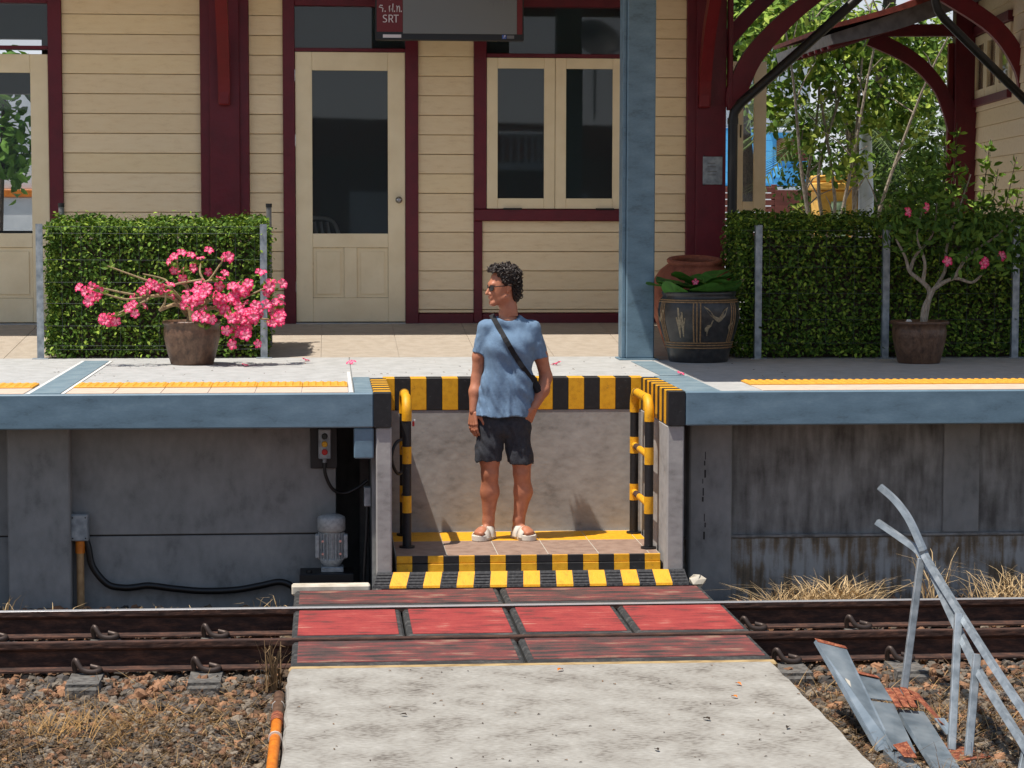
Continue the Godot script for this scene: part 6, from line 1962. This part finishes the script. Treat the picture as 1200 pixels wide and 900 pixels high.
func _person():
	var man := thing("person", "man in blue T-shirt, charcoal shorts and white sandals looking left, one hand in pocket", "person", Vector3(1.145, 0.0, 0.36))
	# joints in metres from the point between the feet
	var arm_r := [bone(Vector3(-0.13, 1.37, -0.01), 0.042, Vector3(-0.165, 1.20, -0.02), 0.044), bone(Vector3(-0.165, 1.20, -0.02), 0.045, Vector3(-0.178, 1.06, -0.025), 0.038), bone(Vector3(-0.178, 1.06, -0.025), 0.039, Vector3(-0.192, 0.97, 0.0), 0.042), bone(Vector3(-0.192, 0.97, 0.0), 0.042, Vector3(-0.208, 0.845, 0.03), 0.026)]
	var arm_l := [bone(Vector3(0.19, 1.37, -0.01), 0.042, Vector3(0.24, 1.20, -0.03), 0.045), bone(Vector3(0.24, 1.20, -0.03), 0.046, Vector3(0.276, 1.065, -0.04), 0.04), bone(Vector3(0.276, 1.065, -0.04), 0.041, Vector3(0.25, 0.98, 0.0), 0.044), bone(Vector3(0.25, 0.98, 0.0), 0.044, Vector3(0.19, 0.872, 0.05), 0.028)]
	var legs := []
	for L in [[-0.09, -0.098, -0.096, -0.104, -0.55], [0.09, 0.112, 0.124, 0.096, 0.45]]:
		legs.append(bone(Vector3(L[0] * 0.8, 0.8, 0.0), 0.072, Vector3(L[1], 0.52, 0.015), 0.064))
		legs.append(bone(Vector3(L[1], 0.52, 0.015), 0.062, Vector3(L[1], 0.44, 0.018), 0.054))
		legs.append(bone(Vector3(L[1], 0.44, 0.018), 0.053, Vector3(L[2], 0.31, -0.008), 0.06))
		legs.append(bone(Vector3(L[2], 0.31, -0.008), 0.06, Vector3(L[3], 0.12, -0.015), 0.036))
		legs.append(bone(Vector3(L[3], 0.12, -0.015), 0.036, Vector3(L[3], 0.065, -0.02), 0.037))
		# foot
		var d := Vector3(L[4], 0, 0.84).normalized()
		var side := d.cross(Vector3.UP)
		var heel := Vector3(L[3], 0.055, -0.02) - d * 0.03
		legs.append(bone(heel, 0.03, Vector3(L[3], 0.062, -0.02) + d * 0.09, 0.03))
		for t in 5:
			var o: Vector3 = Vector3(L[3], 0.05, -0.02) + d * (0.125 + [0.02, 0.022, 0.014, 0.004, -0.008][t]) + side * (0.03 - 0.016 * t) * (1.0 if L[0] > 0 else -1.0)
			legs.append(bone(Vector3(L[3], 0.055, -0.02) + d * 0.08 + side * (0.02 - 0.011 * t) * (1.0 if L[0] > 0 else -1.0), 0.017, o, 0.013 if t == 0 else 0.0095))
	var trunk := [bone(Vector3(-0.02, 1.26, 0), 0.08, Vector3(0.085, 1.26, 0), 0.08), bone(Vector3(-0.11, 1.38, 0), 0.04, Vector3(0.165, 1.38, 0), 0.04), bone(Vector3(-0.03, 1.02, 0), 0.08, Vector3(0.05, 1.02, 0), 0.08), bone(Vector3(-0.05, 0.84, 0), 0.085, Vector3(0.05, 0.84, 0), 0.085), bone(Vector3(0.025, 1.43, -0.015), 0.06, Vector3(0.01, 1.5, -0.01), 0.05)]
	var body := func(p: Vector3) -> float:
		var d := joined(Vector3(p.x, p.y, p.z * 1.2), trunk, 0.06) if p.y > 0.7 else 9.0
		if p.y > 0.75:
			d = blend(d, minf(joined(p, arm_r, 0.02), joined(p, arm_l, 0.02)), 0.03)
		if p.y < 1.05:
			d = blend(d, joined(p, legs, 0.025), 0.03)
		return d
	# head in its own axes: z forward, y up
	var fwd := Vector3(-0.962, -0.03, 0.27).normalized()
	var right := Vector3.UP.cross(fwd).normalized()
	var up := fwd.cross(right)
	var at := Vector3(-0.012, 1.655, -0.005)
	var face_bones := [bone(Vector3(0, 0.0, 0.09), 0.009, Vector3(0, -0.036, 0.112), 0.012), bone(Vector3(-0.013, -0.042, 0.094), 0.009, Vector3(0.013, -0.042, 0.094), 0.009), bone(Vector3(-0.03, 0.022, 0.08), 0.013, Vector3(0.03, 0.022, 0.08), 0.013), bone(Vector3(-0.014, -0.062, 0.088), 0.0085, Vector3(0.014, -0.062, 0.088), 0.0085), bone(Vector3(-0.012, -0.075, 0.086), 0.0085, Vector3(0.012, -0.075, 0.086), 0.0085), bone(Vector3(-0.012, -0.102, 0.075), 0.019, Vector3(0.012, -0.102, 0.075), 0.019), bone(Vector3(0.012, -0.1, 0.07), 0.018, Vector3(0.05, -0.062, 0.0), 0.02), bone(Vector3(-0.012, -0.1, 0.07), 0.018, Vector3(-0.05, -0.062, 0.0), 0.02)]
	var neck := [bone(Vector3(0, -0.04, -0.028), 0.05, Vector3(0, -0.14, -0.034), 0.049), bone(Vector3(0, -0.14, -0.034), 0.049, Vector3(0, -0.225, -0.04), 0.064)]
	var ears := [bone(Vector3(0.074, 0.012, -0.012), 0.012, Vector3(0.072, -0.026, -0.006), 0.01), bone(Vector3(-0.074, 0.012, -0.012), 0.012, Vector3(-0.072, -0.026, -0.006), 0.01), bone(Vector3(0.079, 0.018, -0.022), 0.008, Vector3(0.078, -0.012, -0.024), 0.007), bone(Vector3(-0.079, 0.018, -0.022), 0.008, Vector3(-0.078, -0.012, -0.024), 0.007)]
	var to_head := func(p: Vector3) -> Vector3:
		var q := p - at
		return Vector3(q.dot(right), q.dot(up), q.dot(fwd))
	var head := func(p: Vector3) -> float:
		var q: Vector3 = to_head.call(p)
		var d := blend(egg(q, Vector3(0, 0.035, -0.012), Vector3(0.074, 0.092, 0.096)), egg(q, Vector3(0, -0.028, 0.03), Vector3(0.06, 0.088, 0.06)), 0.03)
		d = blend(d, joined(q, face_bones, 0.012), 0.018)
		var s := Vector3(absf(q.x), q.y, q.z)
		d = maxf(d, -(egg(s, Vector3(0.032, -0.002, 0.099), Vector3(0.017, 0.012, 0.014))))
		d = blend(d, (s - Vector3(0.031, -0.003, 0.078)).length() - 0.0125, 0.004)
		d = blend(d, joined(q, ears, 0.008), 0.008)
		return blend(d, joined(q, neck, 0.04), 0.035)
	var hand_r := hand_bones(Vector3(-0.208, 0.845, 0.03), Vector3(-0.02, -0.99, 0.12).normalized(), Vector3(0.62, 0.0, 0.78).normalized(), Vector3(0.75, -0.05, -0.62).normalized(), 0.32)
	var hand_l := hand_bones(Vector3(0.19, 0.868, 0.05), Vector3(-0.42, -0.88, 0.02).normalized(), Vector3(-0.45, 0.3, 0.6).normalized(), Vector3(-0.75, 0.1, -0.62).normalized(), 0.12)
	var hr := func(p: Vector3) -> float: return joined(p, hand_r, 0.006)
	var hl := func(p: Vector3) -> float: return joined(p, hand_l, 0.006)
	put(netted([[body, Vector3(-0.32, 0.02, -0.2), Vector3(0.36, 1.5, 0.24), 0.011], [head, at + Vector3(-0.15, -0.19, -0.13), at + Vector3(0.14, 0.15, 0.13), 0.0042], [hr, Vector3(-0.31, 0.64, -0.06), Vector3(-0.13, 0.89, 0.14), 0.0038], [hl, Vector3(0.03, 0.68, -0.02), Vector3(0.26, 0.92, 0.22), 0.0042]]), "body", mats.skin, man)

	# clothes
	var n := FastNoiseLite.new()
	n.seed = 77
	n.frequency = 1.0
	n.fractal_octaves = 2
	var cloth := [bone(Vector3(-0.025, 1.27, 0.01), 0.102, Vector3(0.085, 1.27, 0.01), 0.102), bone(Vector3(-0.11, 1.385, -0.005), 0.05, Vector3(0.165, 1.385, -0.005), 0.05), bone(Vector3(-0.02, 1.42, -0.01), 0.062, Vector3(0.07, 1.42, -0.01), 0.062), bone(Vector3(-0.03, 1.27, 0.01), 0.1, Vector3(-0.05, 1.02, 0.005), 0.1), bone(Vector3(0.09, 1.27, 0.01), 0.1, Vector3(0.075, 1.02, 0.005), 0.1), bone(Vector3(-0.05, 1.02, 0.005), 0.1, Vector3(-0.074, 0.8, 0.012), 0.122), bone(Vector3(0.075, 1.02, 0.005), 0.1, Vector3(0.064, 0.8, 0.012), 0.122)]
	var sleeve_r := [bone(Vector3(-0.125, 1.382, -0.01), 0.054, Vector3(-0.16, 1.2, -0.02), 0.058)]
	var sleeve_l := [bone(Vector3(0.185, 1.382, -0.01), 0.054, Vector3(0.238, 1.16, -0.03), 0.059)]
	var shirt := func(p: Vector3) -> float:
		var d := joined(Vector3(p.x, p.y, p.z * 1.0), cloth, 0.05)
		# hanging folds: from the strap and shoulders down to the hem
		var low := clampf((1.38 - p.y) * 2.2, 0.15, 1.0)
		var warp := n.get_noise_3d(p.x * 3.0, p.y * 2.0, p.z * 3.0) * 2.6
		var fold := sin(p.x * 34.0 + (p.y - 1.1) * 9.0 + warp)
		var pull := sin((p.x * 0.75 + p.y) * 46.0 + warp * 1.4) * clampf(1.0 - absf(p.x * 1.6 + p.y - 1.33) * 3.0, 0.0, 1.0)
		d += (fold * absf(fold) * 0.011 + n.get_noise_3d(p.x * 20.0 + p.y * 7.0, p.y * 4.0, p.z * 16.0) * 0.009) * low + pull * 0.007
		d = maxf(d, 0.812 + 0.006 * sin(p.x * 30) - p.y)
		var a := joined(p, sleeve_r, 0.02) + n.get_noise_3d(p.x * 16.0, p.y * 9.0, p.z * 16.0) * 0.008
		a = maxf(a, 1.222 - 0.25 * (p.x + 0.17) - p.y)
		var b := joined(p, sleeve_l, 0.02) + n.get_noise_3d(p.x * 16.0, p.y * 9.0, p.z * 16.0) * 0.008
		b = maxf(b, 1.19 + 0.15 * (p.x - 0.25) - p.y)
		d = blend(d, minf(a, b), 0.03)
		# crew neck
		return maxf(d, 0.078 - Vector2(p.x - 0.02, (p.z - 0.015) * 0.95).length() - maxf(0.0, 1.465 - p.y) * 1.4)
	put(netted([[shirt, Vector3(-0.28, 0.79, -0.2), Vector3(0.36, 1.5, 0.22), 0.0085]]), "shirt", mats.shirt, man)
	var short_r := [bone(Vector3(-0.078, 0.84, 0), 0.094, Vector3(-0.113, 0.5, 0.012), 0.086)]
	var short_l := [bone(Vector3(0.066, 0.84, 0), 0.094, Vector3(0.106, 0.48, 0.012), 0.085)]
	var hips := [bone(Vector3(-0.062, 0.84, 0), 0.092, Vector3(0.055, 0.84, 0), 0.092), bone(Vector3(-0.08, 0.76, 0), 0.1, Vector3(0.07, 0.76, 0), 0.1)]
	var shorts := func(p: Vector3) -> float:
		var r := maxf(joined(p, short_r, 0.02), 0.519 + 0.05 * (p.x + 0.1) - p.y)
		var l := maxf(joined(p, short_l, 0.02), 0.499 - 0.05 * (p.x - 0.1) - p.y)
		var d := blend(blend(r, l, 0.006), joined(p, hips, 0.02), 0.03)
		d += n.get_noise_3d(p.x * 13.0 + 5.0, p.y * 8.0 + p.x * 9.0, p.z * 11.0) * 0.012
		return maxf(d, p.y - 0.87)
	put(netted([[shorts, Vector3(-0.25, 0.46, -0.19), Vector3(0.25, 0.9, 0.2), 0.0085]]), "shorts", mats.shorts, man)

	# curly hair
	var curls := FastNoiseLite.new()
	curls.seed = 9
	curls.fractal_octaves = 3
	curls.frequency = 1.0
	var hair := func(p: Vector3) -> float:
		var q: Vector3 = to_head.call(p)
		var d := blend(egg(q, Vector3(0, 0.058, -0.02), Vector3(0.092, 0.096, 0.11)), egg(q, Vector3(0, -0.03, -0.07), Vector3(0.07, 0.08, 0.052)), 0.03)
		d = blend(d, egg(q, Vector3(0, 0.106, 0.048), Vector3(0.066, 0.044, 0.052)), 0.02)
		d += absf(curls.get_noise_3d(q.x * 30.0, q.y * 30.0, q.z * 30.0)) * 0.026 - 0.004 + n.get_noise_3d(q.x * 90.0, q.y * 90.0, q.z * 90.0) * 0.006
		var line := 0.0
		if q.z > 0.012:
			line = lerpf(0.012, 0.098, smoothstep(0.012, 0.06, q.z))
		elif q.z > -0.03:
			line = lerpf(-0.0, 0.012, (q.z + 0.03) / 0.042)
		else:
			line = lerpf(0.0, -0.105, smoothstep(-0.03, -0.06, q.z))
		return maxf(d, (line - q.y) * 0.6)
	put(netted([[hair, at + Vector3(-0.13, -0.13, -0.13), at + Vector3(0.16, 0.18, 0.13), 0.004]]), "hair", mats.hair, man)

	# loose curls over the mass of hair
	var cs := tool()
	var locks := RandomNumberGenerator.new()
	locks.seed = 12
	var made := 0
	while made < 230:
		var dir := Vector3(locks.randfn(), locks.randfn() * 0.8 + 0.35, locks.randfn() - 0.2).normalized()
		var q := Vector3(0, 0.04, -0.02)
		while hair.call(at + right * q.x + up * q.y + fwd * q.z) < -0.002 and q.length() < 0.3:
			q += dir * 0.004
		if q.distance_to(Vector3(0, 0.04, -0.02)) < 0.03:
			continue
		made += 1
		var along := dir.cross(Vector3(locks.randfn(), locks.randfn(), locks.randfn())).normalized()
		var side := dir.cross(along)
		var turns := locks.randf_range(0.7, 1.4)
		var wide := locks.randf_range(0.006, 0.011)
		var pts := []
		for k in 8:
			var a := TAU * turns * k / 7.0
			var o := q + along * (k * 0.0035) + (dir * sin(a) + side * cos(a)) * wide + dir * 0.001
			pts.append(at + right * o.x + up * o.y + fwd * o.z)
		add_tube(cs, pts, [0.0022, 0.0034, 0.0038, 0.0038, 0.0036, 0.0033, 0.0027, 0.0012], 5)
	put(done(cs), "curls", mats.hair, man)

	# sunglasses
	var g := Node3D.new()
	g.name = "sunglasses"
	man.add_child(g)
	g.transform = Transform3D(Basis(right, up, fwd), at)
	for s in [-1, 1]:
		var ring := []
		for k in 15:
			var a := TAU * k / 14
			ring.append(Vector3(s * 0.033 + cos(a) * 0.024, -0.002 + sin(a) * 0.018, 0.102 - 0.018 * absf((s * 0.033 + cos(a) * 0.024) / 0.06)))
		put(tube_mesh(ring, 0.0024, 6, false), "rim", mats.strap, g)
		var st := tool(1)
		for k in 14:
			tri(st, Vector3(s * 0.033, -0.002, 0.0975), ring[k], ring[k + 1])
		put(done(st), "lens", mats.lens, g)
		put(tube_mesh([Vector3(s * 0.056, 0.006, 0.086), Vector3(s * 0.07, 0.009, 0.06), Vector3(s * 0.08, 0.012, -0.008), Vector3(s * 0.079, 0.0, -0.03)], 0.0028, 6), "temple", mats.strap, g)
	put(tube_mesh([Vector3(-0.01, 0.004, 0.1), Vector3(0, 0.008, 0.104), Vector3(0.01, 0.004, 0.1)], 0.0024, 6), "bridge", mats.strap, g)

	# sling bag: a strap laid over the shirt, the pouch at his side
	var bag := Node3D.new()
	bag.name = "sling_bag"
	man.add_child(bag)
	var line := []
	for k in 19:
		var q := k / 18.0
		var x := lerpf(-0.085, 0.185, q)
		var y := lerpf(1.475, 1.04, q) - 0.03 * sin(q * PI)
		var z := 0.3
		while z > -0.05 and shirt.call(Vector3(x, y, z)) > 0.004:
			z -= 0.004
		line.append(Vector3(x, y, z + 0.004))
	var st := tool()
	for k in line.size() - 1:
		var d: Vector3 = (line[k + 1] - line[k]).normalized()
		var sd := d.cross(Vector3(0, 0, 1)).normalized() * 0.0165
		var up0 := Vector3(0, 0, 0.005)
		quad(st, line[k] - sd + up0, line[k + 1] - sd + up0, line[k + 1] + sd + up0, line[k] + sd + up0)
		quad(st, line[k] + sd + up0, line[k + 1] + sd + up0, line[k + 1] + sd - up0, line[k] + sd - up0)
		quad(st, line[k] - sd - up0, line[k + 1] - sd - up0, line[k + 1] - sd + up0, line[k] - sd + up0)
	put(done(st), "strap", mats.strap, bag)
	var pouch := tool()
	add_box(pouch, Vector3(0.05, 0.13, 0.16), 0.02, Transform3D(Basis.from_euler(Vector3(0, 0, 0.5)), Vector3(0.198, 1.02, -0.03)))
	put(done(pouch), "pouch", mats.strap, bag)

	# sandals: a thick sole and two broad straps each
	for L in [[-0.104, -0.55], [0.096, 0.45]]:
		var sd := Node3D.new()
		sd.name = numbered(man, "sandal")
		man.add_child(sd)
		var d := Vector3(L[1], 0, 0.84).normalized()
		sd.transform = Transform3D(Basis(Vector3.UP.cross(d), Vector3.UP, d), Vector3(L[0], 0, -0.02))
		var flip := 1.0 if L[0] > 0 else -1.0
		var sole := func(p: Vector3) -> float:
			var w := lerpf(0.036, 0.052, smoothstep(-0.06, 0.12, p.z))
			var q := Vector2(p.x * 0.05 / w, clampf(p.z, -0.022, 0.115) - p.z).length() - 0.05
			return maxf(q, absf(p.y - 0.019) - 0.017) - 0.002
		put(netted([[sole, Vector3(-0.075, -0.006, -0.09), Vector3(0.075, 0.05, 0.185), 0.005]]), "sole", mats.sandal, sd)
		for b in [[0.008, 0.058, 0.068, 0.108, 0.06], [0.07, 0.122, 0.062, 0.092, 0.06]]:
			var ss := tool(1)
			var rows := []
			for i in 2:
				for o in 2:
					var row := []
					for k in 11:
						var a := PI * k / 10
						var h: float = (b[3] if i == 0 else b[3] - 0.02) - o * 0.006
						row.append(Vector3(cos(a) * (b[4] - o * 0.006), 0.02 + sin(a) * (h - 0.02), b[i]))
					rows.append(row)
			for k in 10:
				quad(ss, rows[0][k], rows[0][k + 1], rows[2][k + 1], rows[2][k])
				quad(ss, rows[2][k], rows[2][k + 1], rows[3][k + 1], rows[3][k])
				quad(ss, rows[0][k + 1], rows[0][k], rows[1][k], rows[1][k + 1])
			put(done(ss), "strap_band", mats.sandal, sd)
